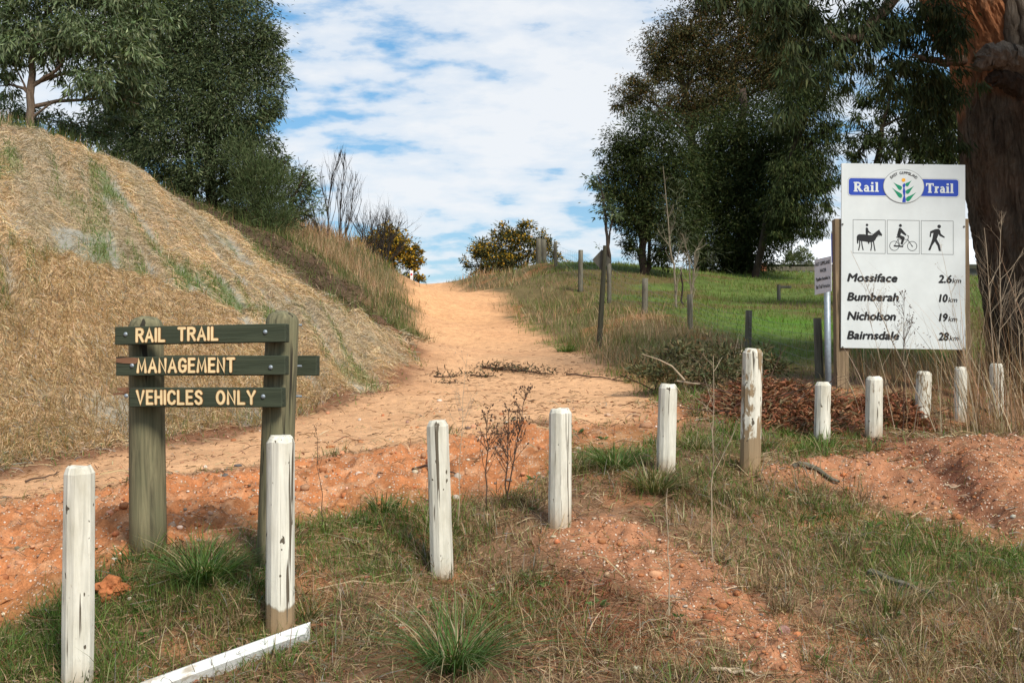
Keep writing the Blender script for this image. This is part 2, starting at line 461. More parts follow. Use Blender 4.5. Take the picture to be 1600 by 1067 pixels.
def banggreen(x, y):
    k = sstep(.24, .08, folds(x + .16, y)) * sstep(.46, .60, fbm(x * .45, y * .45 + 4, 3, 47))
    return np.clip(np.maximum(k, np.exp(-(line_d(x, y, SHELF) / .36) ** 2) * sstep(.42, .60, fbm(x * .9, y * .9, 3, 53))), 0, 1)
def blobs(x, y, L, seed):
    s = np.zeros(len(x))
    for bx, by, r, w in L:
        s = np.maximum(s, w * np.exp(-((x - bx) ** 2 + (y - by) ** 2) / (r * r)))
    return s
def zones(x, y):
    z = {}
    w1 = (fbm(x * 2.2, y * 2.2, 4, 3) - .5)
    w2 = (fbm(x * .7, y * .7, 3, 31) - .5)
    warp = w1 * np.clip(0.04 * y, .35, 1.0)
    soft = np.clip(0.018 * y, .10, .5)
    def zone(P, k=1.0, add=0.0): return sstep(-soft, soft, poly_sd(x, y, P) + warp * k + add)
    z['path'] = zone(PATH, 1.0)
    z['bank'] = zone(BANK, .9)
    z['dirt'] = zone(DIRT, 1.2) * (1 - z['bank'])
    z['slope'] = zone(SLOPE, 1.2) * (1 - z['dirt']) * (1 - z['path'])
    z['batter'] = zone(BATTER, .9) * (1 - .85 * z['path'])
    z['gravel'] = zone(GRAVEL, 1.2)
    z['mound'] = zone(MOUND, 1.2)
    z['bare'] = zone(BARE, 1.3) * (1 - z['path'])
    z['rslope'] = zone(RSLOPE, 1.4) * (1 - z['path'])
    z['padd'] = sstep(0.0, 1.0, (y - 14.0) / 3) * (x > 0) * (1 - z['rslope']) * (1 - z['path'])
    z['back'] = sstep(17, 19, y) * (x < 0) * (1 - z['bank']) * (1 - z['dirt']) * (1 - z['slope']) * (1 - z['path'])
    z['green'] = blobs(x, y, GREEN, 0) * np.clip(.55 + 1.7 * w1 + .6, 0, 1)
    z['dry'] = blobs(x, y, DRYP, 0)
    z['needle'] = blobs(x, y, NEEDLE, 0)
    z['lush'] = blobs(x, y, LUSH, 0)
    z['w1'], z['w2'] = w1, w2
    return z
def relief(x, y, z):
    """small relief: clods, ruts, folds of the netting"""
    h = .05 * (fbm(x * 1.3, y * 1.3, 3, 5) - .5)
    red = np.maximum(np.maximum(z['batter'], z['gravel'] * .6), np.maximum(z['mound'] * .7, z['bare'] * .3))
    c = fbm(x * 5, y * 5, 4, 9)
    h = h + red * (.24 * (c - .5) + .085 * (fbm(x * 22, y * 22, 3, 21) - .5))
    h = h + (1 - red) * (1 - z['path']) * .03 * (fbm(x * 9, y * 9, 3, 12) - .5)
    h = h + z['path'] * (.006 * (fbm(x * 7, y * 7, 3, 14) - .5))
    # folds down the bank: ridged noise stretched along the fall of the slope
    f = np.minimum(folds(x, y), .5)
    h = h + z['bank'] * (.34 * (f - .25) + .10 * (fbm(x * 2.6, y * 2.6, 3, 46) - .5))
    h = h + z['bank'] * (.15 * np.exp(-(line_d(x, y, CREST) / .40) ** 2) - .36 * np.exp(-(line_d(x, y, SHELF) / .55) ** 2))
    rill = np.exp(-(line_d(x, y, RILL) / .16) ** 2)
    h = h - .09 * rill + .10 * z['mound'] * (1 - rill) * sstep(.35, .75, fbm(x * .9, y * .9, 2, 55))
    h = h + z['dirt'] * .32 * (fbm(x * 2.2, y * 2.2, 4, 48) - .5)
    return h
def warp_(x, y): return fbm(x * .5, y * .5, 2, 77)
def H(x, y):
    x, y = np.atleast_1d(np.asarray(x, float)), np.atleast_1d(np.asarray(y, float))
    return H0(x, y) + relief(x, y, zones(x, y))
def Hp(x, y): return float(H([x], [y])[0])
def on_ground(px, py, sink=0.0):
    g = G(px, py)
    return Vector((g[0], g[1], Hp(*g) - sink))

def colour(x, y, z):
    n = len(x)
    def C(*c): return np.tile(np.array(c, float), (n, 1))
    def lay(base, w, c): return base * (1 - w[:, None]) + c * w[:, None]
    w1x = z['w1']
    a = fbm(x * 3, y * 3, 4, 61)[:, None]; b = fbm(x * 12, y * 12, 3, 63)[:, None]; d = fbm(x * .9, y * .9, 3, 66)[:, None]
    col = C(.21, .118, .066) * (.6 + .75 * a)                                   # verge: brown soil and litter
    col = lay(col, sstep(.52, .72, fbm(x * 2.4, y * 2.4, 4, 68)), C(.36, .165, .08))
    col = lay(col, z['padd'], C(.10, .14, .03) * (.5 + .9 * a))
    col = lay(col, z['padd'] * sstep(.46, .62, fbm(x * .45, y * .6, 3, 71)) * .8, C(.12, .075, .032))
    col = lay(col, z['lush'] * .9, C(.075, .17, .015))
    col = lay(col, z['back'], C(.09, .085, .035))
    col = lay(col, z['rslope'], C(.14, .105, .045) * (.7 + .6 * a))
    col = lay(col, z['rslope'] * sstep(.56, .7, fbm(x * 1.2, y * .8, 3, 73)) * .8, C(.34, .15, .06))
    col = lay(col, z['slope'], C(.12, .10, .045) * (.7 + .6 * a))
    col = lay(col, z['dirt'], C(.088, .054, .032) * (.4 + 1.1 * a))
    straw = C(.48, .33, .185) * (.72 + .5 * b)
    upper = sstep(14.2, 15.4, y - .05 * x)
    straw = lay(straw, upper * (.08 + .42 * sstep(.35, .65, fbm((x * .86 + y * .51) * 3.4, (-x * .51 + y * .86) * .35, 3, 57))), C(.30, .27, .20))
    straw = lay(straw, netgrey(x, y) * .85, C(.27, .27, .235) * (.7 + .6 * b))
    straw = lay(straw, banggreen(x, y) * .75, C(.12, .155, .04))
    col = lay(col, z['bank'], straw)
    # foot of the bank: litter and red soil
    red = C(.47, .185, .075) * (.66 + .55 * a)
    red = lay(red, sstep(.5, .7, b[:, 0]) * .6, C(.56, .31, .17))
    col = lay(col, np.maximum(z['batter'], z['bare'] * .8), red)
    col = lay(col, np.maximum(z['gravel'], z['mound']) * .9, C(.40, .18, .092) * (.6 + .75 * b))
    col = lay(col, np.exp(-(line_d(x, y, RILL) / .17) ** 2) * .8, C(.17, .075, .045))  # rill darkened in the colour: needle litter plus the gully's shade
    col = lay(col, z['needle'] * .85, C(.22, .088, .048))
    pth = C(.64, .365, .190) * (.84 + .3 * a)
    pth = lay(pth, sstep(16, 26, y) * .45, C(.66, .335, .145))
    pth = lay(pth, sstep(.45, .75, fbm(x * .8, y * 1.6, 4, 91)) * .35, C(.56, .28, .135))
    col = lay(col, z['path'], pth)
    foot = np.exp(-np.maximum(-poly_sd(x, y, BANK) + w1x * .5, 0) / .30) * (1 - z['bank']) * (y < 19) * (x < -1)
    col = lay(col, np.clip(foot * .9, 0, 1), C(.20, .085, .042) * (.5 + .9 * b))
    col = lay(col, (z['green'] * .5) * (1 - z['path']), C(.10, .10, .03))
    return col

# one polar sheet, fine in front of the viewer and reaching the horizon
th = np.concatenate([np.radians(np.arange(-180, -46, 4.0)), np.radians(np.linspace(-46, 46, 560)), np.radians(np.arange(50, 180, 4.0))])
rr = np.concatenate([[0.3, 1.0, 1.8, 2.6, 3.3, 3.9], np.geomspace(4.4, 62, 700), np.geomspace(65, 6000, 46)])
TT, RR = np.meshgrid(th, rr)
gx, gy = (RR * np.sin(TT)).ravel(), (RR * np.cos(TT)).ravel()
zz = zones(gx, gy)
gz = H0(gx, gy) + relief(gx, gy, zz) * (np.hypot(gx, gy) < 70)
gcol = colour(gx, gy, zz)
peb = np.clip(zz['batter'] * .8 + zz['gravel'] + zz['mound'] + zz['bare'] * .5 + .25, 0, 1)
m, k = len(rr), len(th)
ii, jj = np.meshgrid(np.arange(m - 1), np.arange(k), indexing='ij')
ii, jj = ii.ravel(), jj.ravel(); j2 = (jj + 1) % k
quads = np.c_[ii * k + jj, ii * k + j2, (ii + 1) * k + j2, (ii + 1) * k + jj]

def mat_ground():
    t = NT('earth')
    v = t.coord('Object')
    c = t.attr('col'); p = t.attr('pebble', out='Fac')
    f1 = t.noise(v, 9, 6, .65); f2 = t.noise(v, 70, 4, .6); f3 = t.noise(v, 260, 3, .6)
    c = t.mix(1.0, c, t.ramp(f1, [(.25, .68), (.75, 1.22)]), 'MULTIPLY')
    c = t.mix(1.0, c, t.ramp(f2, [(.3, .72), (.7, 1.18)]), 'MULTIPLY')
    c = t.mix(1.0, c, t.ramp(f3, [(.3, .80), (.7, 1.15)]), 'MULTIPLY')
    vo = t.node('ShaderNodeTexVoronoi'); t.l.new(v, vo.inputs['Vector']); vo.inputs['Scale'].default_value = 46
    inside = t.ramp(vo.outputs['Distance'], [(.28, 1), (.42, 0)])
    sp = t.node('ShaderNodeSeparateColor'); t.l.new(vo.outputs['Color'], sp.inputs[0])
    pick = t.ramp(sp.outputs[0], [(.66, 0), (.70, 1)])
    stone = t.mix(sp.outputs[1], (.42, .24, .14), (.58, .46, .36))
    fac = t.math('MULTIPLY', t.math('MULTIPLY', inside, pick), p)
    c = t.mix(fac, c, stone)
    t.base(c); t.rough(.95); t.bs.inputs['Specular IOR Level'].default_value = .1
    h = t.math('ADD', t.math('MULTIPLY', f1, .5), t.math('ADD', t.math('MULTIPLY', f2, .35), t.math('MULTIPLY', fac, .25)))
    t.bump(h, .7, .035)
    return t.m
M_GROUND = mat_ground()
V = np.c_[gx, gy, gz]
pathq = (zz['path'][quads].mean(1) > .5)
bankq = ((zz['bank'] + zz['dirt'])[quads].mean(1) > .5) & ~pathq
def sub(name, sel):
    q = quads[sel]; u, inv = np.unique(q, return_inverse=True)
    o = np_obj(name, M_GROUND, None, V[u], [inv.reshape(q.shape)], gcol[u], {'pebble': peb[u]}, True)
    return tag(o, kind='structure')
sub('path', pathq); sub('hillside', bankq); sub('ground', ~(pathq | bankq))
# ---------------------------------------------------------------- timber and paint
def mat_bollard():
    t = NT('weathered_white_paint')
    oi = t.node('ShaderNodeObjectInfo')
    off = t.math('MULTIPLY', oi.outputs['Random'], 37.0)
    v = t.coord('Object', loc=None)
    cb = t.node('ShaderNodeVectorMath', operation='ADD'); t.l.new(v, cb.inputs[0]); t.l.new(off, cb.inputs[1]); v = cb.outputs[0]
    def stretch(sc):
        m = t.node('ShaderNodeMapping'); t.l.new(v, m.inputs[0]); m.inputs['Scale'].default_value = sc; return m.outputs[0]
    wear = t.attr('wear', 'OBJECT', 'Fac'); line = t.attr('paint_line', 'OBJECT', 'Fac')
    grain = t.noise(stretch((1, 1, .07)), 42, 5, .6, .6)
    crack = t.noise(stretch((1, 1, .03)), 44, 2, .45, .8)
    knot = t.noise(stretch((1, 1, .55)), 30, 2, .4)
    crackm = t.math('MAXIMUM', t.ramp(crack, [(.325, 1), (.345, 0)]), t.ramp(knot, [(.275, 1), (.295, 0)]))
    stain = t.noise(stretch((1, 1, .35)), 9, 5, .6)
    paint = t.mix(t.ramp(stain, [(.42, 0), (.75, 1)]), (.66, .625, .525), (.46, .425, .33))
    paint = t.mix(1.0, paint, t.ramp(grain, [(.3, .80), (.6, 1.03)]), 'MULTIPLY')
    wood = t.mix(grain, (.15, .10, .055), (.36, .26, .15))
    flake = t.noise(stretch((1, 1, .28)), 14, 6, .68, .4)
    thr = t.math('SUBTRACT', .70, t.math('MULTIPLY', wear, .40))
    peel = t.math('MULTIPLY', t.math('SUBTRACT', flake, thr), 22.0, True)
    tcd = t.node('ShaderNodeTexCoord'); sp = t.node('ShaderNodeSeparateXYZ'); t.l.new(tcd.outputs['Object'], sp.inputs[0])
    edge = t.math('ADD', line, t.math('MULTIPLY', t.math('SUBTRACT', t.noise(stretch((1, 1, .3)), 8, 4), .5), .16))
    bare = t.math('MULTIPLY', t.math('SUBTRACT', edge, sp.outputs['Z']), 70.0, True)
    mask = t.math('MAXIMUM', peel, bare)
    c = t.mix(mask, paint, wood)
    soil = t.math('MULTIPLY', t.math('SUBTRACT', .24, t.math('ADD', sp.outputs['Z'], t.math('MULTIPLY', flake, .18))), 7.0, True)
    c = t.mix(t.math('MULTIPLY', soil, t.ramp(stain, [(.3, .45), (.7, .95)])), c, (.30, .19, .10))
    c = t.mix(crackm, c, (.10, .08, .055))
    t.base(c); t.rough(.72)
    t.bump(t.math('SUBTRACT', grain, t.math('ADD', t.math('MULTIPLY', crackm, .9), t.math('MULTIPLY', mask, .35))), .55, .008)
    return t.m
M_BOLL = mat_bollard()

def mat_pole(name, dark, light, green=(.16, .17, .09), knots=.35, grain='Z'):
    t = NT(name)
    v, v2 = (t.coord('Object', (1, 1, .06)), t.coord('Object', (1, 1, .3))) if grain == 'Z' else (t.coord('Object', (.06, 1, 1)), t.coord('Object', (.3, 1, 1)))
    g = t.noise(v, 30, 5, .62, .9); s = t.noise(v2, 7, 5, .6)
    c = t.mix(t.ramp(g, [(.32, 0), (.68, 1)]), dark, light)
    c = t.mix(t.math('MULTIPLY', t.ramp(s, [(.4, 0), (.7, 1)]), knots + .25), c, green)
    cr = t.ramp(t.noise(v, 13, 3, .5, .8), [(.34, 1), (.37, 0)])
    c = t.mix(cr, c, (.03, .025, .016))
    t.base(c); t.rough(.85)
    t.bump(t.math('SUBTRACT', g, cr), .6, .01)
    return t.m
M_POLE = mat_pole('treated_pole', (.07, .062, .036), (.25, .215, .12), (.12, .125, .066), .4)
M_GREY = mat_pole('grey_timber', (.06, .053, .04), (.19, .17, .125), (.10, .095, .062))
M_BROWNPOST = mat_pole('brown_timber', (.13, .085, .05), (.28, .195, .115), (.15, .12, .07))
M_BOARD = mat_pole('green_board', (.030, .036, .022), (.052, .060, .036), (.040, .050, .028), .2, 'X')
M_SPLIT = mat_pole('split_timber', (.12, .055, .03), (.26, .13, .07), (.2, .1, .055), .35, 'X')
M_CREAM = mat_plain('routed_cream', (.78, .58, .31), .7, dirt=.15)
M_ROUT = mat_plain('routed_edge', (.30, .13, .04), .8)
M_GALV = mat_plain('galvanised_steel', (.30, .34, .37), .5, .4, .5, .25, 25)
M_WHITE = mat_plain('sign_white', (.60, .63, .615), .38, .4, 0, .11, 2.2)
M_BLACK = mat_plain('sign_black', (.012, .012, .012), .5)
M_BLUE = mat_plain('sign_blue', (.018, .055, .37), .4)
M_LINE = mat_plain('sign_grey', (.28, .29, .28), .5)
M_ORANGE = mat_plain('sign_orange', (.80, .38, .02), .5)
M_GREENINK = mat_plain('sign_green', (.0, .22, .105), .5)
M_DULL = mat_plain('dull_aluminium', (.095, .09, .072), .75, .2, .0, .25)
M_REDREF = mat_plain('reflector_red', (.55, .02, .02), .3, .5)
M_STEELW = mat_plain('old_wire', (.22, .21, .20), .55, .4, .5)

def bollard(px, ty, by, Y, wpx, label, wear=.1, line=-.1, lean=0.0):
    base = at(px, by, Y); top = at(px + lean, ty, Y)
    L = top.z - base.z; r = wpx * mpp(Y) / 2
    b = MB(); n = 12
    ph = rnd.uniform(0, 6); fac = [1 + rnd.uniform(-.035, .03) for _ in range(n)]
    zs = [-.35] + [L * q for q in (0, .12, .25, .4, .55, .7, .85, .955)] ; zs[-1] = L - .034
    rs = [r * (1.0 + rnd.uniform(-.012, .012) + .03 * (1 - max(z, 0) / L)) for z in zs]
    zs += [L - .012, L]; rs += [r * .86, r * .70]
    V, F = [], []
    for z, q in zip(zs, rs):
        for k in range(n):
            a = ph + 2 * math.pi * k / n
            V.append((q * fac[k] * math.cos(a), q * fac[k] * math.sin(a), z + (rnd.uniform(-.006, .006) if z > L - .04 else 0)))
    for i in range(len(zs) - 1):
        for k in range(n):
            k2 = (k + 1) % n; F.append((i * n + k, i * n + k2, (i + 1) * n + k2, (i + 1) * n + k))
    F.append(tuple((len(zs) - 1) * n + k for k in range(n)))
    b.add(V, F)
    o = b.build('bollard', M_BOLL)
    o.location = base
    o.rotation_euler = (rnd.uniform(-.01, .01), (top.x - base.x) / L, 0)
    o['wear'] = float(wear); o['paint_line'] = float(line)
    tag(o, label, 'bollard', 'white timber bollards along the verge')
    return o
bollard(121, 728, 1076, 5.3, 47, 'leftmost white bollard, dark cracks down its face, standing before bare red batter', .12, -.1, 4)
bollard(438, 681, 991, 5.8, 44, 'tall white bollard with bare wood foot hiding right post of the green board sign', .02, .17, 1)
bollard(691, 657, 912, 7.1, 35, 'white bollard leaning left between bright green grass and dry stalks', .06, .03, -8)
bollard(875, 638, 821, 7.5, 35, 'white bollard on the crest of the gravelly mound beside dark weed stalks', .04, -.1, 1)
bollard(1040, 600, 740, 8.5, 30, 'white bollard rising from grass tussocks, crossed by a thin dark stem', .12, -.1, 4)
bollard(1172, 545, 733, 8.5, 31, 'tallest white bollard with split peeling paint and bare brown foot', .52, .25, 4)
bollard(1284, 597, 696, 10.6, 25, 'short white bollard with dark crack in front of rusty dead fern heap', .25, -.1, 2)
bollard(1365, 588, 682, 10.6, 25, 'pale smooth bollard below the left part of the distance board', .18, -.1, 1)
bollard(1440, 580, 676, 11.6, 23, 'grey flaking bollard leaning right below the right part of the distance board', .30, -.1, 4)
bollard(1500, 573, 660, 12.2, 19, 'weathered bollard among dry stalks below right edge of the distance board', .26, -.1, 1)
bollard(1557, 568, 655, 12.8, 20, 'farthest right bollard, half hidden in tall dry stalks by the big trunk', .22, -.1, 0)

# ---------------------------------------------------------------- drawing flat marks on boards
class Ink(MB):
    """flat marks; fr(x, z, d) maps board coordinates (right, up, proud) to 3-D"""
    def __init__(s, fr, d=.002): super().__init__(); s.fr, s.d = fr, d
    def up(s): s.d += .00012
    def poly(s, P):
        s.add([s.fr(x, z, s.d) for x, z in P], [tuple(range(len(P)))]); s.up(); return s
    def disc(s, cx, cz, rx, rz=None, n=28):
        rz = rx if rz is None else rz
        return s.poly([(cx + rx * math.cos(2 * math.pi * k / n), cz + rz * math.sin(2 * math.pi * k / n)) for k in range(n)])
    def stroke(s, P, w, closed=False, caps=False):
        P = [Vector(p) for p in P]; n = len(P)
        L, Rr = [], []
        for i in range(n):
            a = P[i - 1] if (i or closed) else None; b = P[(i + 1) % n] if (i < n - 1 or closed) else None
            d1 = (P[i] - a).normalized() if a is not None else None; d2 = (b - P[i]).normalized() if b is not None else None
            d1 = d1 or d2; d2 = d2 or d1
            t = d1 + d2
            t = t.normalized() if t.length > 1e-6 else d1
            m = Vector((-t.y, t.x)); k = max(.72, abs(m.dot(Vector((-d1.y, d1.x)))))
            L.append(P[i] + m * (w / 2 / k)); Rr.append(P[i] - m * (w / 2 / k))
        V = [s.fr(p.x, p.y, s.d) for p in L + Rr]
        s.add(V, [(i, (i + 1) % n, n + (i + 1) % n, n + i) for i in range(n if closed else n - 1)]); s.up()
        if caps:
            for i in {0, n - 1}: s.disc(P[i].x, P[i].y, w / 2, n=12)
        return s
    def text(s, body, x0, x1, z0, z1, shear=0.0, bold=0.0):
        cu = bpy.data.curves.new('t', 'FONT'); cu.body = body; cu.shear = shear; cu.resolution_u = 4
        ob = bpy.data.objects.new('t', cu); me = bpy.data.meshes.new_from_object(ob)
        co = np.array([v.co[:2] for v in me.vertices]); lo, hi = co.min(0), co.max(0)
        g = bold * (z1 - z0)                                   # heavier strokes: the glyphs struck again a hair to each side
        for ox, oz in (((-g, 0), (g, 0), (0, -g), (0, g)) if bold else ((0, 0),)):
            V = [s.fr(x0 + g + ox + (p[0] - lo[0]) / (hi[0] - lo[0]) * (x1 - x0 - 2 * g), z0 + oz + (p[1] - lo[1]) / (hi[1] - lo[1]) * (z1 - z0), s.d) for p in co]
            s.add(V, [tuple(p.vertices) for p in me.polygons]); s.up()
        bpy.data.objects.remove(ob); bpy.data.curves.remove(cu); bpy.data.meshes.remove(me)
        return s

ROUND = {  # router alphabet: width, strokes
 'R': (.52, [[(0,0),(0,1),(.32,1),(.46,.94),(.52,.77),(.46,.6),(.32,.53),(0,.53)], [(.27,.52),(.53,0)]]),
 'A': (.58, [[(0,0),(.29,1),(.58,0)], [(.11,.32),(.47,.32)]]), 'I': (0, [[(0,0),(0,1)]]), 'L': (.42, [[(0,1),(0,0),(.42,0)]]),
 'T': (.52, [[(0,1),(.52,1)], [(.26,1),(.26,0)]]), 'M': (.66, [[(0,0),(.07,1),(.33,.15),(.59,1),(.66,0)]]), 'N': (.5, [[(0,0),(0,1),(.5,0),(.5,1)]]),
 'G': (.52, [[(.5,.8),(.43,.94),(.27,1),(.1,.93),(0,.72),(0,.28),(.1,.07),(.27,0),(.44,.07),(.52,.22),(.52,.45),(.3,.45)]]),
 'C': (.5, [[(.5,.8),(.43,.94),(.27,1),(.1,.93),(0,.72),(0,.28),(.1,.07),(.27,0),(.43,.06),(.5,.2)]]),
 'E': (.42, [[(.42,1),(0,1),(0,0),(.42,0)], [(0,.52),(.36,.52)]]), 'V': (.54, [[(0,1),(.27,0),(.54,1)]]), 'H': (.46, [[(0,0),(0,1)], [(.46,0),(.46,1)], [(0,.52),(.46,.52)]]),
 'S': (.48, [[(.46,.82),(.38,.95),(.24,1),(.09,.94),(.03,.78),(.09,.63),(.24,.54),(.4,.44),(.47,.26),(.41,.07),(.25,0),(.09,.05),(.0,.2)]]),
 'O': (.54, [[(.54*.5+.54*.5*math.cos(a*math.pi/10), .5+.5*math.sin(a*math.pi/10)) for a in range(5, 26)]]), 'Y': (.52, [[(0,1),(.26,.47),(.52,1)], [(.26,.47),(.26,0)]])}
def routed(ink, word, x0, x1, z0, z1, w):
    gap = .30; tot = sum(ROUND[c][0] for c in word) + gap * (len(word) - 1)
    z0 += w / 2; z1 -= w / 2; x0 += w / 2; x1 -= w / 2
    k = (x1 - x0) / tot; x = x0
    for c in word:
        for st in ROUND[c][1]:
            ink.stroke([(x + p[0] * k, z0 + p[1] * (z1 - z0)) for p in st], w, caps=True)
        x += (ROUND[c][0] + gap) * k

# ---------------------------------------------------------------- timber board sign
SB = on_ground(335, 875)
SB = Vector((SB.x, 6.52, Hp(SB.x, 6.52)))
ts = empty('timber_sign', SB, 'green three-board timber sign on two round posts reading rail trail management vehicles only', 'sign')
def lp(px, py, Y): return at(px, py, Y) - SB
def pole_part(parent, name, p0, p1, r0, r1, mat, dome=False, n=20, orient=None):
    """a round post; its own object frame runs along the post so the grain follows it"""
    ax = (p1 - p0); L = ax.length
    b = MB()
    zs = [0, L * .25, L * .5, L * .75, L]; rs = [r0 + (r1 - r0) * z / L for z in zs]
    if dome:
        zs = zs[:-1] + [L - .06, L - .03, L - .01, L]; rs = rs[:-1] + [r1, r1 * .88, r1 * .62, r1 * .2]
    b.tube([(0, 0, z) for z in zs], rs, n)
    o = b.build(name, mat, parent, smooth=False)
    o.location = p0; o.rotation_euler = ax.to_track_quat('Z', 'Y').to_euler()
    for p in o.data.polygons: p.use_smooth = len(p.vertices) == 4
    return o
pole_part(ts, 'post', lp(232, 905, 6.64), lp(228, 494, 6.64), 28.5 * mpp(6.64), 26 * mpp(6.64), M_POLE, True)
pole_part(ts, 'post', lp(424, 950, 6.47), lp(442, 486, 6.47), 26 * mpp(6.47), 25.5 * mpp(6.47), M_POLE, True)
def board(tl, bl, br, tr, thick, name='board'):
    """plank from its front corners; returns (object, frame, length, height)"""
    e = (br - bl).normalized(); u0 = (tl - bl); nrm = e.cross(u0).normalized()      # points away from or to the viewer
    if nrm.y > 0: nrm = -nrm
    u = e.cross(nrm).normalized()
    if u.z < 0: u = -u
    Lw = (br - bl).length; h = (u0.length + (tr - br).length) / 2
    b = MB()
    rot = Matrix((e, -nrm, u)).transposed()
    b.box((Lw / 2, thick / 2, h / 2), (Lw, thick, h), None, .004)
    o = b.build(name, M_BOARD, ts)
    o.location = bl; o.rotation_euler = rot.to_euler()
    return o, (lambda x, z, d: Vector((x, -d, z))), Lw, h
def bolt(o, x, z, r=.0135, d=0.0):
    b = MB(); V, F = [], []
    for i in range(5):
        a = i / 4 * math.pi / 2
        for k in range(14):
            V.append((x + r * math.cos(a) * math.cos(k * math.pi / 7), -.002 - d - r * .62 * math.sin(a), z + r * math.cos(a) * math.sin(k * math.pi / 7)))
    for i in range(4):
        for k in range(14): F.append((i * 14 + k, i * 14 + (k + 1) % 14, (i + 1) * 14 + (k + 1) % 14, (i + 1) * 14 + k))
    b.add(V, F); b.build('bolt', M_GALV, o, smooth=True)
ZS = 4.4444
def z3(x, y): return (160 + x / ZS, 470 + y / ZS)
def line_board(corners, words, bolts, yl=6.44, yr=6.27, thick=.065):
    (ax, ay), (bx, by), (cx, cy), (dx, dy) = [z3(*c) for c in corners]
    o, fr, Lw, h = board(lp(ax, ay, yl), lp(bx, by, yl), lp(cx, cy, yr), lp(dx, dy, yr), thick)
    x_l, x_r = corners[1][0], corners[2][0]
    def X(zx): return (zx - x_l) / (x_r - x_l) * Lw
    def Z(zx, zy):
        t = (zx - x_l) / (x_r - x_l)
        bot = corners[1][1] + (corners[2][1] - corners[1][1]) * t
        top = corners[0][1] + (corners[3][1] - corners[0][1]) * t
        return (bot - zy) / (bot - top) * h
    for w, a, b, y0, y1 in words:
        ik, ik2 = Ink(fr, .0012), Ink(fr, .0034)
        zz0, zz1 = Z((a + b) / 2, y1), Z((a + b) / 2, y0)
        routed(ik, w, X(a) - .003, X(b) + .003, zz0 - .003, zz1 + .003, .0205)
        routed(ik2, w, X(a), X(b), zz0, zz1, .0150)
        ik.build('lettering_edge', M_ROUT, o); ik2.build('lettering', M_CREAM, o)
    for bx_, by_ in bolts: bolt(o, X(bx_), Z(bx_, by_))
    return o, X, Z, h, Lw
o1 = line_board([(87,183),(85,306),(1270,286),(1270,155)], [('RAIL',235,445,189,289),('TRAIL',530,815,180,280)], [(164,234),(1135,216)])
o2 = line_board([(92,395),(92,521),(1268,514),(1268,376)], [('MANAGEMENT',242,931,396,501)], [(209,452),(1172,460)])
o3 = line_board([(160,607),(185,737),(1246,740),(1246,602)], [('VEHICLES',236,708,620,723),('ONLY',797,1072,620,722)], [(167,662),(1121,664)])
def splinter(o, X, Z, pts, y0, depth, name='broken_edge'):
    P = [(X(a), Z(a, b)) for a, b in pts]; n = len(P)
    b = MB(); b.add([(x, -y0, z) for x, z in P] + [(x, -y0 + depth, z) for x, z in P], [tuple(range(n)), tuple(range(2 * n - 1, n - 1, -1))] + [(i, n + i, n + (i + 1) % n, (i + 1) % n) for i in range(n)])
    b.build(name, M_SPLIT, o)
splinter(o2[0], o2[1], o2[2], [(97,393),(140,390),(252,400),(254,420),(236,440),(150,436),(95,430)], .004, .03)
splinter(o3[0], o3[1], o3[2], [(95,608),(158,605),(160,640),(120,655),(62,658),(66,645),(140,636),(92,624)], -.012, .03)
# rear board, its own face turned to the far side
e_b = MB(); pL, pR = lp(215, 586, 6.83), lp(494, 587, 6.66)
ee = (pR - pL); Lb = ee.length
e_b.box((Lb / 2, .035, .062), (Lb, .07, .124), None, .004)
ob = e_b.build('rear_board', M_BOARD, ts); ob.location = pL
ob.rotation_euler = Matrix((ee.normalized(), Vector((0, 0, 1)).cross(ee).normalized(), Vector((0, 0, 1)))).transposed().to_euler()
for zy, nm in ((508, 6.5), (572, 6.58), (619, 6.5)):
    p = lp(468, zy, nm); b = MB(); b.tube([p - Vector((.02, 0, 0)), p + Vector((.014, 0, 0))], [.007, .007], 8); b.build('bolt_end', M_GALV, ts)

# ---------------------------------------------------------------- distance board
YB = 13.0
bc = at(1411, 400.5, YB)
gz_b = Hp(bc.x, YB + .1)
ib = empty('information_board', (bc.x, YB, gz_b), 'large white rail trail distance board with blue banner, three pictograms and four place names', 'sign')
PW, PH = 194.5 * mpp(YB), 290.5 * mpp(YB)
roll = math.radians(.85)
b = MB(); b.box((0, .0, 0), (PW, .022, PH), None, .002)
pan = b.build('panel', M_WHITE, ib)
pan.location = (0, 0, bc.z - gz_b); pan.rotation_euler = (0, roll, 0)
s1 = PW / 1148.0
def q1(zx, zy): return ((zx - 90) * s1 - PW / 2, PH / 2 - (zy - 82 - 15 * (zx - 90) / 1148) * s1)
def q2(zx, zy): return q1(zx / 6.668 * 5.927, (160 + zy / 6.668) * 5.927)
pfr = lambda x, z, d: Vector((x, -.011 - d, z))
def rrect(x0, y0, x1, y1, r, n=5):
    P = []
    for cx, cy, a0 in ((x1 - r, y0 + r, -90), (x1 - r, y1 - r, 0), (x0 + r, y1 - r, 90), (x0 + r, y0 + r, 180)):
        for k in range(n + 1):
            a = math.radians(a0 + 90 * k / n); P.append((cx + r * math.cos(a), cy + r * math.sin(a)))
    return P
def flatrow(P): return [((x - 90) * s1 - PW / 2, PH / 2 - (y - 82) * s1) for x, y in P]   # already square to the board
k_ = Ink(pfr, .0008); k_.poly(flatrow(rrect(148, 212, 1182, 388, 30))); bn = k_.build('banner_border', M_LINE, pan)
k_ = Ink(pfr, .0013); k_.poly(flatrow(rrect(151, 215, 1179, 385, 28))); k_.build('banner_keyline', M_WHITE, bn)
k_ = Ink(pfr, .0018); k_.poly(flatrow(rrect(157, 221, 1173, 379, 24))); k_.build('banner', M_BLUE, pan)
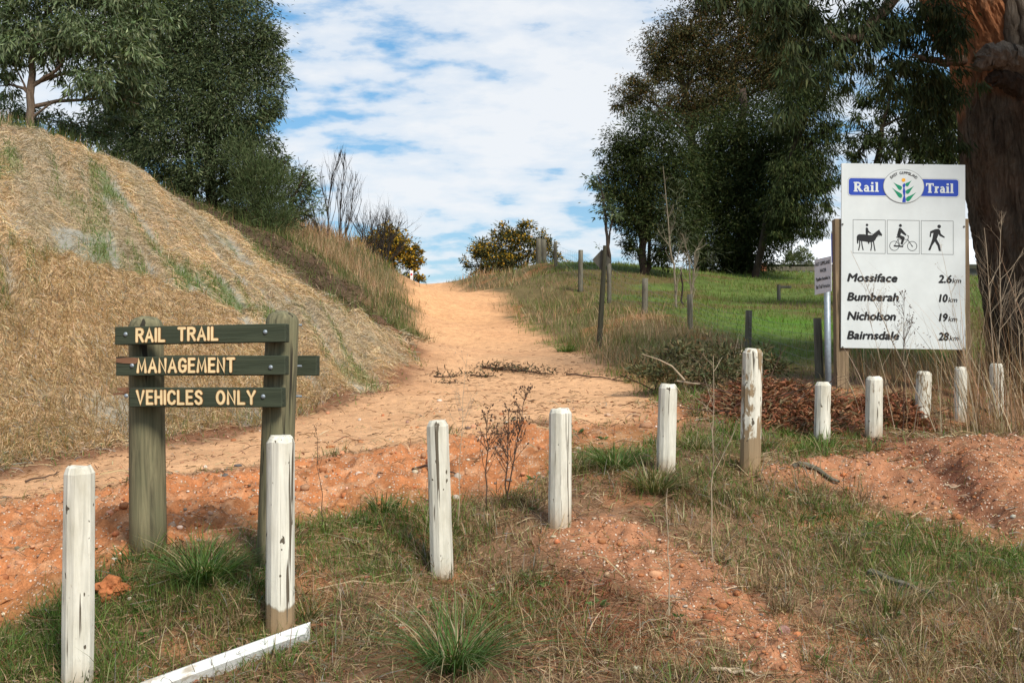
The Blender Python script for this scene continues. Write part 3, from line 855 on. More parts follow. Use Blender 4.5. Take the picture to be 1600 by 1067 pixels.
SLAB = {
 'R': (1.02, [([(.25,0),(.25,1)],.26),([(.02,.06),(.5,.06)],.12),([(.02,.94),(.5,.94)],.12),([(.3,.93),(.58,.92),(.72,.82),(.74,.72),(.7,.61),(.58,.53),(.3,.5)],.17),([(.5,.5),(.8,.06)],.25),([(.72,.06),(1.03,.06)],.12)]),
 'T': (.94, [([(.47,0),(.47,1)],.26),([(.02,.93),(.92,.93)],.14),([(.07,1),(.07,.7)],.11),([(.87,1),(.87,.7)],.11),([(.24,.06),(.7,.06)],.12)]),
 'a': (.70, [([(.5,.36),(.3,.39),(.17,.32),(.13,.2),(.18,.09),(.3,.06),(.5,.16)],.15),([(.5,0),(.5,.5)],.21),([(.5,.47),(.44,.59),(.3,.63),(.13,.55)],.14),([(.5,.05),(.70,.05)],.1)]),
 'i': (.44, [([(.21,0),(.21,.68)],.23),([(.0,.06),(.42,.06)],.12),([(.02,.63),(.22,.63)],.1),([(.21,.8),(.21,1.0)],.22)]),
 'l': (.44, [([(.21,0),(.21,1)],.23),([(.0,.06),(.42,.06)],.12),([(.02,.95),(.22,.95)],.1)]),
 'r': (.56, [([(.21,0),(.21,.68)],.23),([(.0,.06),(.44,.06)],.12),([(.25,.46),(.36,.59),(.54,.58)],.18),([(.02,.63),(.22,.63)],.1)])}
def slabword(ik, w, x0, x1, y0, y1):
    tot = sum(SLAB[c][0] for c in w) + .06 * (len(w) - 1); k = (x1 - x0) / tot; x = x0
    for c in w:
        for st, wd in SLAB[c][1]:
            ik.stroke(flatrow([(x + p[0] * k, y1 - p[1] * (y1 - y0)) for p in st]), wd * (y1 - y0) * s1)
        x += (SLAB[c][0] + .06) * k
k_ = Ink(pfr, .0025); slabword(k_, 'Rail', 200, 436, 256, 346); k_.build('banner_lettering', M_WHITE, pan); k_ = Ink(pfr, .0025); slabword(k_, 'Trail', 872, 1130, 258, 348); k_.build('banner_lettering', M_WHITE, pan)
def F1(x, y): return flatrow([(x, y)])[0]
c0 = F1(665, 290)
k_ = Ink(pfr, .0060); k_.disc(c0[0], c0[1], 190 * s1, 159 * s1, 64); em = k_.build('emblem_border', M_LINE, pan)
k_ = Ink(pfr, .0066); k_.disc(c0[0], c0[1], 185 * s1, 154 * s1, 64); em = k_.build('emblem', M_WHITE, pan)
EO = lambda x, y: F1(x, y - 7)
def leafshape(tip, base, w):
    t, bs = Vector(tip), Vector(base); d = bs - t; nn = Vector((-d.y, d.x)).normalized()
    prof = [(0, 0), (.25, .22), (.5, .52), (.72, .9), (.88, 1.0), (1.0, .62), (1.04, 0)]
    L = [t + d * p + nn * (w * q) for p, q in prof]; Rr = [t + d * p - nn * (w * q * .55) for p, q in prof[1:-1]]
    return [EO(p.x, p.y) for p in L + Rr[::-1]]
k_ = Ink(pfr, .0074)
for tip, base, w in (((568,262),(638,328),-26), ((556,312),(640,402),-26), ((740,240),(690,295),22), ((762,290),(694,364),24), ((782,351),(696,432),26)):
    k_.poly(leafshape(tip, base, w))
k_.build('emblem_leaves', M_GREENINK, em)
k_ = Ink(pfr, .0085); k_.poly([EO(x, y) for x, y in [(674,268),(680,290),(672,312),(681,345),(676,385),(684,420),(683,447),(651,447),(655,415),(664,385),(655,345),(662,310),(652,290),(660,276)]]); k_.build('emblem_river', M_BLUE, em)
k_ = Ink(pfr, .0085); k_.disc(*EO(663, 240), 18 * s1); k_.build('emblem_sun', M_ORANGE, em)
k_ = Ink(pfr, .0085)
word = 'EAST GIPPSLAND'
for i, ch in enumerate(word):
    if ch == ' ':
        k_.build('emblem_lettering', M_BLACK, em); k_ = Ink(pfr, .0085); continue
    a = math.radians(139 - i * (98 / (len(word) - 1)))
    cx, cy = 665 + 152 * math.cos(a), 290 - 124 * math.sin(a)
    tx, ty = -152 * math.sin(a), -124 * math.cos(a); an = math.atan2(-ty, -tx) * 1.0
    ang = -math.atan2(124 * math.cos(a), 152 * math.sin(a)) * -1
    lw_, lh_ = (7 if ch in 'I' else 20), 24
    sub_ = Ink(lambda x, z, d, cx=cx, cy=cy, ang=ang: pfr(F1(cx, cy)[0] + (x * math.cos(-ang) - z * math.sin(-ang)), F1(cx, cy)[1] + (x * math.sin(-ang) + z * math.cos(-ang)), d), k_.d)
    sub_.text(ch, -lw_ / 2 * s1, lw_ / 2 * s1, -lh_ / 2 * s1, lh_ / 2 * s1, 0, .04)
    k_.add(sub_.v, sub_.f)
k_.build('emblem_lettering', M_BLACK, em)
def box_line(ik, x0, y0, x1, y1): ik.stroke(flatrow([(x0, y0), (x1, y0), (x1, y1), (x0, y1)]), 3.4 * s1, closed=True)
fp = lambda pts, dy: flatrow([(x, y - dy) for x, y in pts])
# horse and rider
k_ = Ink(pfr, .001); dy = 3
box_line(k_, 198, 607, 496, 918)
k_.poly(fp([(232,768),(240,752),(255,745),(300,745),(345,752),(375,750),(400,728),(425,708),(441,698),(446,712),(468,745),(463,760),(448,754),(432,750),(416,772),(402,800),(382,816),(350,818),(347,836),(337,832),(335,817),(300,811),(262,808),(249,800),(246,830),(236,835),(232,800)], dy))
for st in ([(258,800),(260,845),(249,896)], [(276,803),(282,850),(292,893)], [(366,812),(370,852),(362,897)], [(386,808),(394,855),(402,898)]): k_.stroke(fp(st, dy), 10 * s1)
k_.disc(*fp([(327, 658)], dy)[0], 12 * s1)
k_.poly(fp([(314,688),(324,678),(336,688),(342,712),(366,734),(361,741),(336,728),(335,752),(316,752)], dy))
k_.stroke(fp([(364,737),(385,742),(420,765),(445,758)], dy), 2.5 * s1)
k_.build('pictogram', M_BLACK, pan)['label'] = 'black horse and rider pictogram'
# cyclist
k_ = Ink(pfr, .001); dy = 7
box_line(k_, 514, 607, 811, 918)
for cx in (580, 745):
    k_.stroke([(F1(cx, 852 - dy)[0] + 43 * s1 * math.cos(a * math.pi / 16), F1(cx, 852 - dy)[1] + 43 * s1 * math.sin(a * math.pi / 16)) for a in range(32)], 5 * s1, closed=True)
for st, w in (([(580,852),(614,790),(704,792)],5), ([(612,786),(632,852)],5), ([(706,795),(655,848)],5), ([(694,752),(712,760),(705,795),(745,852)],6), ([(574,852),(662,857)],14), ([(598,770),(624,776)],9), ([(740,846),(750,858)],9)): k_.stroke(fp(st, dy), w * s1)
k_.disc(*fp([(636, 663)], dy)[0], 14 * s1)
k_.poly(fp([(622,686),(634,683),(648,694),(692,745),(685,757),(642,730),(636,752),(668,765),(677,774),(674,788),(656,840),(637,834),(648,790),(612,770),(604,755)], dy))
k_.build('pictogram', M_BLACK, pan)['label'] = 'black cyclist pictogram'
# walker
k_ = Ink(pfr, .001); dy = 11
box_line(k_, 829, 607, 1125, 918)
k_.disc(*fp([(995, 670)], dy)[0], 17 * s1)
k_.poly(fp([(912,716),(960,695),(990,692),(1004,705),(1011,738),(1048,767),(1043,777),(998,757),(990,742),(972,788),(1000,838),(1012,898),(992,898),(980,852),(955,812),(930,850),(912,895),(894,890),(914,838),(930,792),(942,730),(923,735),(918,770),(906,768)], dy))
k_.build('pictogram', M_BLACK, pan)['label'] = 'black walking person pictogram'
for wd, yb, yt, xr in (('Mossiface',262,181,688), ('Bumberah',462,381,702), ('Nicholson',662,579,672), ('Bairnsdale',861,780,707)):
    k_ = Ink(pfr, .001); a = q2(160, yb); c = q2(xr, yb); t_ = q2(160, yt)
    k_.text(wd, a[0], c[0], a[1], t_[1], .20, .075); k_.build('place_name', M_BLACK, pan)
for wd, yb, x0, x1, x2 in (('2.6',275,1106,1252,1348), ('10',475,1114,1210,1308), ('19',675,1114,1210,1308), ('28',873,1106,1222,1322)):
    k_ = Ink(pfr, .001); a = q2(x0, yb); c = q2(x1, yb); t_ = q2(x0, yb - 78); d_ = q2(x1 + 2, yb); f_ = q2(x2, yb); g_ = q2(x1, yb - 47)
    k_.text(wd, a[0], c[0], a[1], t_[1], .18, .075); k_.text('km', d_[0], f_[0], a[1], g_[1], .2, .035); k_.build('distance', M_BLACK, pan)
for px in (1316, 1508.5):
    top = at(px if px > 1400 else 1314, 343, YB + .08) - Vector(ib.location); bot = at(px if px > 1400 else 1316, 700, YB + .08) - Vector(ib.location)
    b = MB(); L = top.z - bot.z; b.box((0, 0, L / 2), (20 * mpp(YB) if px < 1400 else 16 * mpp(YB), .12, L), None, .006)
    o = b.build('post', M_BROWNPOST, ib); o.location = bot
for zx, zy in ((100, 652), (1225, 672), (104, 1790), (1222, 1800), (452, 90), (848, 98)):
    x, z = q1(zx, zy); b = MB(); b.tube([(x, -.011, z), (x, -.020, z)], [.011 if zy > 300 else .005] * 2, 10); b.build('bolt', M_DULL, pan)
# smaller dark sign standing behind its left edge
db = at(1304, 410, 14.2); dg = Hp(db.x, 14.2)
bs_ = empty('blue_sign', (db.x, 14.2, dg), 'narrow dark blue sign mostly hidden behind left post of the white distance board', 'sign')
b = MB(); b.box((.06, 0, at(1304, 388, 14.2).z - dg), (.2, .02, 46 * mpp(14.2)), None, .003); b.build('panel', M_BLUE, bs_)
b = MB(); b.tube([(.1, .04, -.2), (.1, .04, at(1304, 366, 14.2).z - dg)], [.025, .025], 10); b.build('post', M_GALV, bs_)

# ---------------------------------------------------------------- pipeline notice on its galvanised pole
TL, TR, BL, BR = at(1272.7, 406, 12.3), at(1299, 400, 11.95), at(1273, 461, 12.3), at(1299, 455, 11.95)
pb = at(1294, 592, 12.16)
pg = Hp(pb.x, 12.16)
ps = empty('notice_sign', (pb.x, 12.16, pg), 'small white pipeline notice turned sideways on a galvanised pole beside the distance board', 'sign')
P0 = Vector(ps.location)
e_ = (TR - TL); u_ = (TL - BL); nn_ = e_.cross(u_).normalized()
if nn_.y > 0: nn_ = -nn_
b = MB(); Vs = [p - P0 for p in (BL, BR, TR, TL)]; b.add(Vs + [p - nn_ * .004 for p in Vs], [(0, 1, 2, 3), (7, 6, 5, 4), (0, 4, 5, 1), (1, 5, 6, 2), (2, 6, 7, 3), (3, 7, 4, 0)])
npan = b.build('panel', mat_plain('notice_white', (.66, .66, .68), .5, dirt=.1), ps)
nfr = lambda x, z, d: BL - P0 + e_ * x + u_ * z + nn_ * d
for tx_ in (('EAST GIPPSLAND', .06, .93, .80, .90, 0, .03), ('WATER', .33, .70, .60, .70, 0, .03), ('Pipeline Installed in', .09, .93, .345, .47, 0, .025), ('Rail Trail Formation', .09, .92, .155, .26, 0, .025)):
    k_ = Ink(nfr, .002); k_.text(*tx_); k_.build('lettering', M_BLACK, npan)
b = MB(); b.tube([(0, 0, -.3), (0, 0, at(1292, 412, 12.16).z - pg)], [.035, .035], 16); b.build('pole', M_GALV, ps, smooth=True)

# ---------------------------------------------------------------- leaning pole with diamond plate seen from behind
YD = 18.6
d0, d1 = at(934, 548, YD), at(945.5, 384, YD)
dg = on_ground(934, 546); d0.z = min(d0.z, Hp(d0.x, YD))
ds = empty('warning_sign', d0, 'diamond sign seen from its dull back on a leaning dark pole right of the path', 'sign')
b = MB(); b.tube([Vector((0, 0, -.3)), Vector(((d1.x - d0.x) * .5 + .01, 0, (d1.z - d0.z) * .5)), d1 - d0], [.052, .045, .036], 12); b.build('pole', mat_pole('dark_pole', (.028, .026, .017), (.065, .06, .037), (.04, .04, .022)), ds)
cd = at(940.5, 406.5, YD + .06) - d0
b = MB(); hw, hh = 15 * mpp(YD), 17 * mpp(YD)
Pq = [Vector((-hw, .05, 1.0 * mpp(YD))), Vector((0, 0, hh)), Vector((hw, -.05, -1.5 * mpp(YD))), Vector((0, 0, -hh))]
b.add([cd + p for p in Pq] + [cd + p + Vector((0, .004, 0)) for p in Pq], [(0, 3, 2, 1), (4, 5, 6, 7), (0, 1, 5, 4), (1, 2, 6, 5), (2, 3, 7, 6), (3, 0, 4, 7)])
b.build('plate', M_DULL, ds)

# ---------------------------------------------------------------- wire stock fence
FP = [(841,373,428,38.6,9),(851,374,428,38.0,8),(869,378,430,36.5,5.5),(907,391,462,30,8),(952,412,478,26.6,7),(1007,435,497,23,10),(1079,460,524,20,9),(1168,485,552,17.5,11),(1281,497,600,14.5,14)]
f0 = at(1007, 492, 23)
wf = empty('wire_fence', (f0.x, 23, Hp(f0.x, 23)), 'sagging wire mesh fence on grey posts climbing the slope right of the path', 'fence')
W0 = Vector(wf.location); tops = []
for px, ty, by, Y, w in FP:
    t_, b_ = at(px, ty, Y), at(px, by, Y)
    b_.z = min(b_.z, Hp(b_.x, Y)) - .1
    o = pole_part(wf, 'post', b_ - W0, t_ + Vector((rnd.uniform(-.04, .04), 0, 0)) - W0, w * mpp(Y) / 2, w * mpp(Y) / 2 * .92, M_GREY, n=10)
    tops.append(t_)
wm = MB()
for i in range(1, len(tops) - 1):
    a, c = tops[i], tops[i + 1]; n = max(6, int((c - a).length / .45))
    rows = [.08, .26, .44, .62, .80, 1.0]
    pts = []
    for q in range(n + 1):
        f = q / n; p = a.lerp(c, f); g = Hp(p.x, p.y); topz = min(p.z - .08, g + 1.15) - .06 * math.sin(math.pi * f)
        pts.append([Vector((p.x, p.y, g + .05 + (topz - g - .05) * r_)) - W0 for r_ in rows])
    for k in range(len(rows)): wm.tube([p[k] for p in pts], [.0022] * (n + 1), 3, False)
    for p in pts: wm.tube([p[0], p[-1]], [.0016] * 2, 3, False)
wm.build('wire_mesh', M_STEELW, wf)
# short stake in the paddock
s_ = on_ground(1217, 471); b = MB(); L = 26 * mpp(s_.y)
b.tube([(0, 0, -.2), (0, 0, L)], [.05, .045], 8); b.box((.16, 0, L - .06), (.32, .05, .06), None, .004)
o = b.build('paddock_stake', M_GREY); o.location = s_
tag(o, 'short grey stake with a stub arm standing alone in the green paddock', 'stake')

# ---------------------------------------------------------------- house, rail fence and marker
YH = 52.0
h0 = at(1185, 400, YH); hg = Hp(h0.x + 4, YH)
hs = empty('house', (h0.x, YH, hg), 'low house with white metal roof beyond the paddock, under the dark trees', 'house')
eave, ridge = at(1185, 411, YH).z - hg, at(1185, 374, YH + 4).z - hg
LW = 14.0
t = NT('white_roof'); vv = t.coord('Object', (1, .02, .02)); wv = t.noise(vv, 3.2, 2)
t.base(t.mix(wv, (.66, .68, .70), (.82, .83, .84))); t.rough(.4); t.bump(wv, .5, .03); M_ROOF = t.m
b = MB(); b.add([(-.4, -.5, eave), (LW, -.5, eave), (LW, 4.2, ridge), (-.4, 4.2, ridge), (-.4, 9, eave), (LW, 9, eave), (-.4, -.5, eave - .12), (LW, -.5, eave - .12), (LW, 4.2, ridge - .12), (-.4, 4.2, ridge - .12), (-.4, 9, eave - .12), (LW, 9, eave - .12)],
    [(0, 1, 2, 3), (3, 2, 5, 4), (7, 6, 9, 8), (8, 9, 10, 11), (6, 7, 1, 0), (4, 5, 11, 10), (0, 3, 9, 6), (3, 4, 10, 9), (1, 7, 8, 2), (2, 8, 11, 5)]); b.build('roof', M_ROOF, hs)
b = MB(); b.box((LW / 2, 4.2, (eave - .35) / 2 - .3), (LW - .6, 8.6, eave - .2 + .6)); b.build('wall', mat_plain('house_wall', (.12, .115, .105), .8), hs)
for wx in (2.2, 6.0):
    b = MB(); b.box((wx, -.14, eave - .95), (1.5, .06, 1.1)); w_o = b.build('window', mat_plain('window_frame', (.5, .5, .48)), hs)
    b = MB(); b.box((wx, -.175, eave - .95), (1.34, .02, .94)); b.build('pane', mat_plain('window_glass', (.03, .035, .04), .1, .5), w_o)
YR = 41.0
r0 = at(1189, 424, YR); rg = Hp(r0.x, YR)
rf = empty('rail_fence', (r0.x, YR, rg), 'low grey timber rail fence with brick pier in front of the white-roofed house', 'fence')
top_r = at(1189, 415.5, YR).z - rg
b = MB(); b.box((.02, 0, (top_r + .1) / 2 - .2), (.34, .34, top_r + .5), None, .01); b.build('pier', mat_plain('brick_red', (.36, .13, .07), .85, dirt=.3), rf)
b = MB(); b.box((2.6, 0, top_r - .12), (4.9, .06, .17), None, .01); b.build('rail', M_GREY, rf)
for x in (2.1, 4.1):
    b = MB(); b.box((x, .08, top_r / 2 - .2), (.13, .1, top_r + .42), None, .01); b.build('post', M_GREY, rf)
mk = at(643, 441, 45); mkg = Hp(mk.x, 45)
mo = empty('marker_post', (mk.x, 45, mkg), 'white guide post with red reflector at the crest of the sandy path', 'marker post')
hm = at(643, 423, 45).z - mkg
b = MB(); b.box((0, 0, hm / 2 - .1), (5 * mpp(45), .05, hm + .2), None, .005); b.build('post', mat_plain('marker_white', (.8, .8, .8), .5), mo)
b = MB(); b.tube([(0, -.026, hm * .74), (0, -.036, hm * .74)], [.045, .045], 12); b.build('reflector', M_REDREF, mo)

# ---------------------------------------------------------------- fallen rail
ra, rb_ = at(150, 1100, 5.0), at(474, 1008, 5.72)
ra.z, rb_.z = Hp(ra.x, ra.y) + .025, Hp(rb_.x, rb_.y) + .030
ax = rb_ - ra; Lr = ax.length
V, F = [], []
prof = [(-.05, -.045), (.05, -.045), (.05, .02), (.018, .046), (-.05, .046)]
n = len(prof); stations = [0, Lr * .3, Lr * .6, Lr * .9, Lr]
for i, sx in enumerate(stations):
    for k, (y, z) in enumerate(prof):
        V.append((sx + ([.01, .045, .0, .05, -.03][k] if i == len(stations) - 1 else 0), y + (rnd.uniform(-.002, .002)), z))
for i in range(len(stations) - 1):
    for k in range(n): F.append((i * n + k, (i + 1) * n + k, (i + 1) * n + (k + 1) % n, i * n + (k + 1) % n))
F += [tuple(range(n)), tuple((len(stations) - 1) * n + k for k in range(n))[::-1]]
t = NT('rail_paint'); v = t.coord('Object', (.12, 1, 1)); g = t.noise(v, 30, 5, .6); st = t.noise(t.coord('Object', (.6, 1, 1)), 12, 5, .65)
c = t.mix(1.0, (.66, .655, .62), t.ramp(g, [(.3, .82), (.6, 1.02)]), 'MULTIPLY'); c = t.mix(t.ramp(st, [(.54, 0), (.66, .8)]), c, (.36, .29, .20)); t.base(c); t.rough(.6); t.bump(g, .3, .005)
b = MB(); b.add(V, F); fo = b.build('fallen_rail', t.m)
fo.location = ra; q = ax.to_track_quat('X', 'Z'); fo.rotation_euler = (q @ Matrix.Rotation(math.radians(24), 3, 'X').to_quaternion()).to_euler()
tag(fo, 'white painted timber rail with splintered end lying on the ground in the foreground', 'rail')
# ---------------------------------------------------------------- ground cover
FAN = math.radians(31)
def fan(n, r0, r1, a0=-FAN, a1=FAN):
    r = np.exp(R.uniform(math.log(r0), math.log(r1), n)); a = R.uniform(a0, a1, n)
    return r * np.sin(a), r * np.cos(a), r
def pick(c, n):
    """n colours drawn from a palette [(weight, (r, g, b)), ...] with a little spread"""
    w = np.array([q[0] for q in c], float); idx = R.choice(len(c), n, p=w / w.sum())
    base = np.array([q[1] for q in c], float)[idx]
    return base * R.uniform(.72, 1.28, (n, 1)) * R.uniform(.92, 1.08, (n, 3))
def blades(P, h, w, az, lean, bend, nseg=2):
    """upright strips; lean and bend are sideways travel as a share of the height"""
    n = len(P); ts = np.linspace(0, 1, nseg + 1)
    out = np.c_[np.cos(az), np.sin(az), np.zeros(n)]
    tw = az + math.pi / 2 + R.uniform(-.9, .9, n)
    side = np.c_[np.cos(tw), np.sin(tw), np.zeros(n)]
    V = []
    for t in ts:
        c = P + out * ((lean * t + bend * t * t) * h)[:, None]
        c[:, 2] += h * (t - .45 * np.clip(bend, 0, 1.6) * t * t)
        if t < 1:
            s = side * (w * (1 - .75 * t) * .5)[:, None]
            V += [c - s, c + s]
        else: V.append(c)
    m = 2 * nseg + 1
    V = np.stack(V, 1).reshape(-1, 3)
    b = (np.arange(n) * m)[:, None]
    q = [b + np.array([[2 * i, 2 * i + 1, 2 * i + 3, 2 * i + 2]]) for i in range(nseg - 1)]
    tri = b + np.array([[2 * nseg - 2, 2 * nseg - 1, 2 * nseg]])
    return V, ([np.concatenate(q)] if q else []) + [tri], m
def lying(P, D, L, w, lift):
    """thin straws lying along unit directions D"""
    n = len(P); side = np.cross(D, np.array([0, 0, 1.0])); side /= np.linalg.norm(side, axis=1)[:, None] + 1e-9
    th_ = R.uniform(0, math.pi, n)
    up = np.cross(side, D)
    s = (side * np.cos(th_)[:, None] + up * np.sin(th_)[:, None]) * (w / 2)[:, None]
    mid = P + up * (lift + .10 * L * R.uniform(0, 1, n))[:, None]
    a, c = P - D * (L / 2)[:, None] + up * .003, P + D * (L / 2)[:, None] + up * (lift * R.uniform(.1, 2.0, n))[:, None]
    V = np.stack([a - s, a + s, mid + s, mid - s, c + s * .4, c - s * .4], 1).reshape(-1, 3)
    b = (np.arange(n) * 6)[:, None]
    return V, [np.concatenate([b + np.array([[0, 1, 2, 3]]), b + np.array([[3, 2, 4, 5]])])], 6
M_GRASS = mat_leaf('grass_blade', .35, .55, .2)
M_DRY = mat_leaf('dry_stem', .2, .75, .1)
def stuff(name, mat, V, F, col, m):
    o = np_obj(name, mat, None, V, F, np.repeat(col, m, axis=0))
    return tag(o, kind='stuff')

OLIVE = [(3, (.14, .155, .04)), (2, (.21, .18, .07)), (2, (.085, .12, .03)), (1, (.28, .21, .11))]
FRESH = [(4, (.105, .19, .03)), (2, (.15, .21, .045)), (1, (.07, .13, .025)), (1, (.22, .2, .09))]
DEAD = [(3, (.36, .255, .14)), (3, (.25, .165, .09)), (1.5, (.46, .36, .22)), (2, (.16, .095, .055)), (.7, (.24, .215, .18))]
RUST = [(3, (.23, .085, .04)), (2, (.16, .06, .03)), (1, (.30, .14, .07))]
STRAW = [(5, (.58, .395, .22)), (3, (.45, .30, .16)), (2, (.70, .53, .33)), (1, (.22, .15, .085)), (1.5, (.33, .305, .25))]
TALL = [(4, (.42, .27, .155)), (3, (.33, .195, .105)), (1, (.48, .36, .22)), (1, (.15, .14, .055))]

# verge: short grass, dry grass, litter
x, y, r = fan(240000, 4.6, 16); z = zones(x, y)
bare_ = np.maximum.reduce([z['path'], z['batter'], z['gravel'] * .9, z['mound'] * .93, z['bare'], z['bank']])
dg = np.clip(z['green'] * 1.9 + .05, 0, 1) * (1 - bare_); s = R.random(len(x)) < dg * .8
P = np.c_[x, y, H(x, y)][s]; n = len(P); rs = r[s]
V_, F_, m_ = blades(P, R.uniform(.03, .10, n) * R.uniform(.6, 1.3, n), .0048 * np.maximum(1, rs / 6.5), R.uniform(0, 6.28, n), R.uniform(0, .5, n), R.uniform(0, .8, n))
stuff('green_grass', M_GRASS, V_, F_, pick(FRESH, n), m_)
dd = np.clip(z['dry'] * .8 + .06 + .8 * z['w1'], 0, 1) * (1 - bare_); s = R.random(len(x)) < dd * .40
P = np.c_[x, y, H(x, y)][s]; n = len(P); rs = r[s]
hh_ = R.gamma(3.0, .035, n) + .03
c_ = np.where((R.random(n) < np.clip(.25 + z['green'][s] * .9 + z['w1'][s], 0, 1))[:, None], pick(OLIVE, n), pick(DEAD, n))
V_, F_, m_ = blades(P, hh_ * .85, .0042 * np.maximum(1, rs / 6.5), R.uniform(0, 6.28, n), R.uniform(0, .9, n), R.uniform(-.1, .9, n))
stuff('dry_grass', M_DRY, V_, F_, c_, m_)
# grass grows in clumps: many small clumps of mixed length
x, y, r = fan(1500, 4.7, 15); z = zones(x, y)
bare_ = np.maximum.reduce([z['path'], z['batter'], z['gravel'] * .93, z['mound'] * .95, z['bare'] * .9, z['bank']])
s = R.random(len(x)) < np.clip(.16 + .8 * z['green'] + .42 * z['dry'] + 1.2 * z['w1'], 0, 1) * (1 - bare_)
cx_, cy_ = x[s], y[s]; gr_ = np.clip(z['green'][s] * 1.2 + .16 + z['w2'][s] * 1.5, 0.05, 1); nc = len(cx_)
cs_ = R.uniform(.05, .17, nc); cl_ = R.gamma(4, .024, nc) + .045
k = np.repeat(np.arange(nc), 55); n = len(k)
X_, Y_ = cx_[k] + R.normal(0, 1, n) * cs_[k] * .55, cy_[k] + R.normal(0, 1, n) * cs_[k] * .55
P = np.c_[X_, Y_, H(X_, Y_)]
az_ = np.arctan2(Y_ - cy_[k], X_ - cx_[k]) + R.normal(0, .8, n)
h_ = cl_[k] * R.uniform(.35, 1.15, n)
isg = R.random(n) < gr_[k]
V_, F_, m_ = blades(P, h_, R.uniform(.004, .0075, n) * np.maximum(1, Y_ / 7), az_, R.uniform(0, .6, n), R.uniform(0, 1.1, n), 3)
ton = R.uniform(.75, 1.3, nc)[k][:, None]
tuftc = np.where(isg[:, None], pick([(3, (.095, .165, .03)), (3, (.14, .18, .05)), (2, (.06, .11, .022)), (1, (.2, .2, .08))], n), pick(DEAD, n)) * ton
gsel = gr_[k] > .45
for nm, q in (('green_grass_clumps', gsel), ('dry_grass_clumps', ~gsel)):
    vsel = np.repeat(q, m_); nq = int(q.sum()); V2 = V_[vsel]
    b_ = (np.arange(nq) * m_)[:, None]
    Fq = [np.concatenate([b_ + np.array([[2 * i, 2 * i + 1, 2 * i + 3, 2 * i + 2]]) for i in range(2)]), b_ + np.array([[4, 5, 6]])]
    stuff(nm, M_GRASS, V2, Fq, tuftc[q], m_)
x, y, r = fan(90000, 4.6, 14); z = zones(x, y)
bare_ = np.maximum.reduce([z['path'] * .93, z['batter'] * .92, z['gravel'] * .62, z['mound'] * .74, z['bare'] * .8, z['bank']])
s = R.random(len(x)) < np.clip(.55 + z['w1'] + z['needle'], 0, 1) * (1 - bare_)
P = np.c_[x, y, H(x, y)][s]; n = len(P); rs = r[s]; a = R.uniform(0, 6.28, n)
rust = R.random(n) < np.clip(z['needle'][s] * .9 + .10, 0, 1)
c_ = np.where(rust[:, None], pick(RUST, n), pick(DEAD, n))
D = np.c_[np.cos(a), np.sin(a), R.uniform(-.12, .25, n)]; D /= np.linalg.norm(D, axis=1)[:, None]
V_, F_, m_ = lying(P, D, R.gamma(2.5, .035, n) + .025, R.uniform(.0025, .006, n) * np.maximum(1, rs / 7), R.uniform(.004, .03, n))
stuff('plant_litter', M_DRY, V_, F_, c_, m_)
# dark leaf and twig crumbs on the sandy path and red banks
x, y, r = fan(42000, 7, 26); z = zones(x, y)
line_ = np.exp(-((y - (15.6 + .10 * x)) / .9) ** 2) * .7
s = R.random(len(x)) < z['path'] * (.03 + .20 * sstep(.5, .75, fbm(x * .7, y * 1.5, 3, 101)) + line_ + .25 * np.exp(-np.abs(poly_sd(x, y, PATH)) / .35))
P = np.c_[x, y, H(x, y)][s]; n = len(P); rs = r[s]; a = R.uniform(-.6, .6, n) + (R.random(n) < .2) * 1.5
D = np.c_[np.cos(a), np.sin(a), R.uniform(-.03, .06, n)]; D /= np.linalg.norm(D, axis=1)[:, None]
V_, F_, m_ = lying(P, D, R.gamma(2.0, .022, n) + .015, R.uniform(.004, .009, n), R.uniform(.002, .008, n))
stuff('leaf_crumbs', M_DRY, V_, F_, pick([(3, (.10, .055, .03)), (2, (.17, .085, .045)), (1, (.25, .15, .08))], n), m_)

# straw mulch held under netting on the bank
x, y, r = fan(330000, 9.5, 26, math.radians(-40), math.radians(-3)); z = zones(x, y)
s = (R.random(len(x)) < z['bank'] * (1 - .86 * netgrey(x, y)) * (1 - .5 * banggreen(x, y)))
x, y, r = x[s], y[s], r[s]; n = len(x)
hz = H(x, y); ex = (H(x + .06, y) - hz) / .06; ey = (H(x, y + .06) - hz) / .06
a = R.normal(0, .75, n) + np.arctan2(-ey, -ex)
D = np.c_[np.cos(a), np.sin(a), ex * np.cos(a) + ey * np.sin(a) + R.uniform(-.2, .35, n)]; D /= np.linalg.norm(D, axis=1)[:, None]
V_, F_, m_ = lying(np.c_[x, y, hz + .01], D, R.gamma(4, .024, n) + .03, R.uniform(.0035, .0070, n) * np.maximum(1, r / 14), R.uniform(.004, .05, n))
cc = pick(STRAW, n) * (.76 + .5 * fbm(x * 1.4, y * 1.4, 3, 111))[:, None]
ug = (sstep(14.2, 15.4, y - .05 * x) * (.02 + .45 * sstep(.35, .65, fbm((x * .86 + y * .51) * 3.4, (-x * .51 + y * .86) * .35, 3, 57))))[:, None]
cc = cc * (1 - ug) + np.array([.36, .325, .25]) * R.uniform(.7, 1.25, (n, 1)) * ug
stuff('straw_mulch', M_DRY, V_, F_, cc, m_)
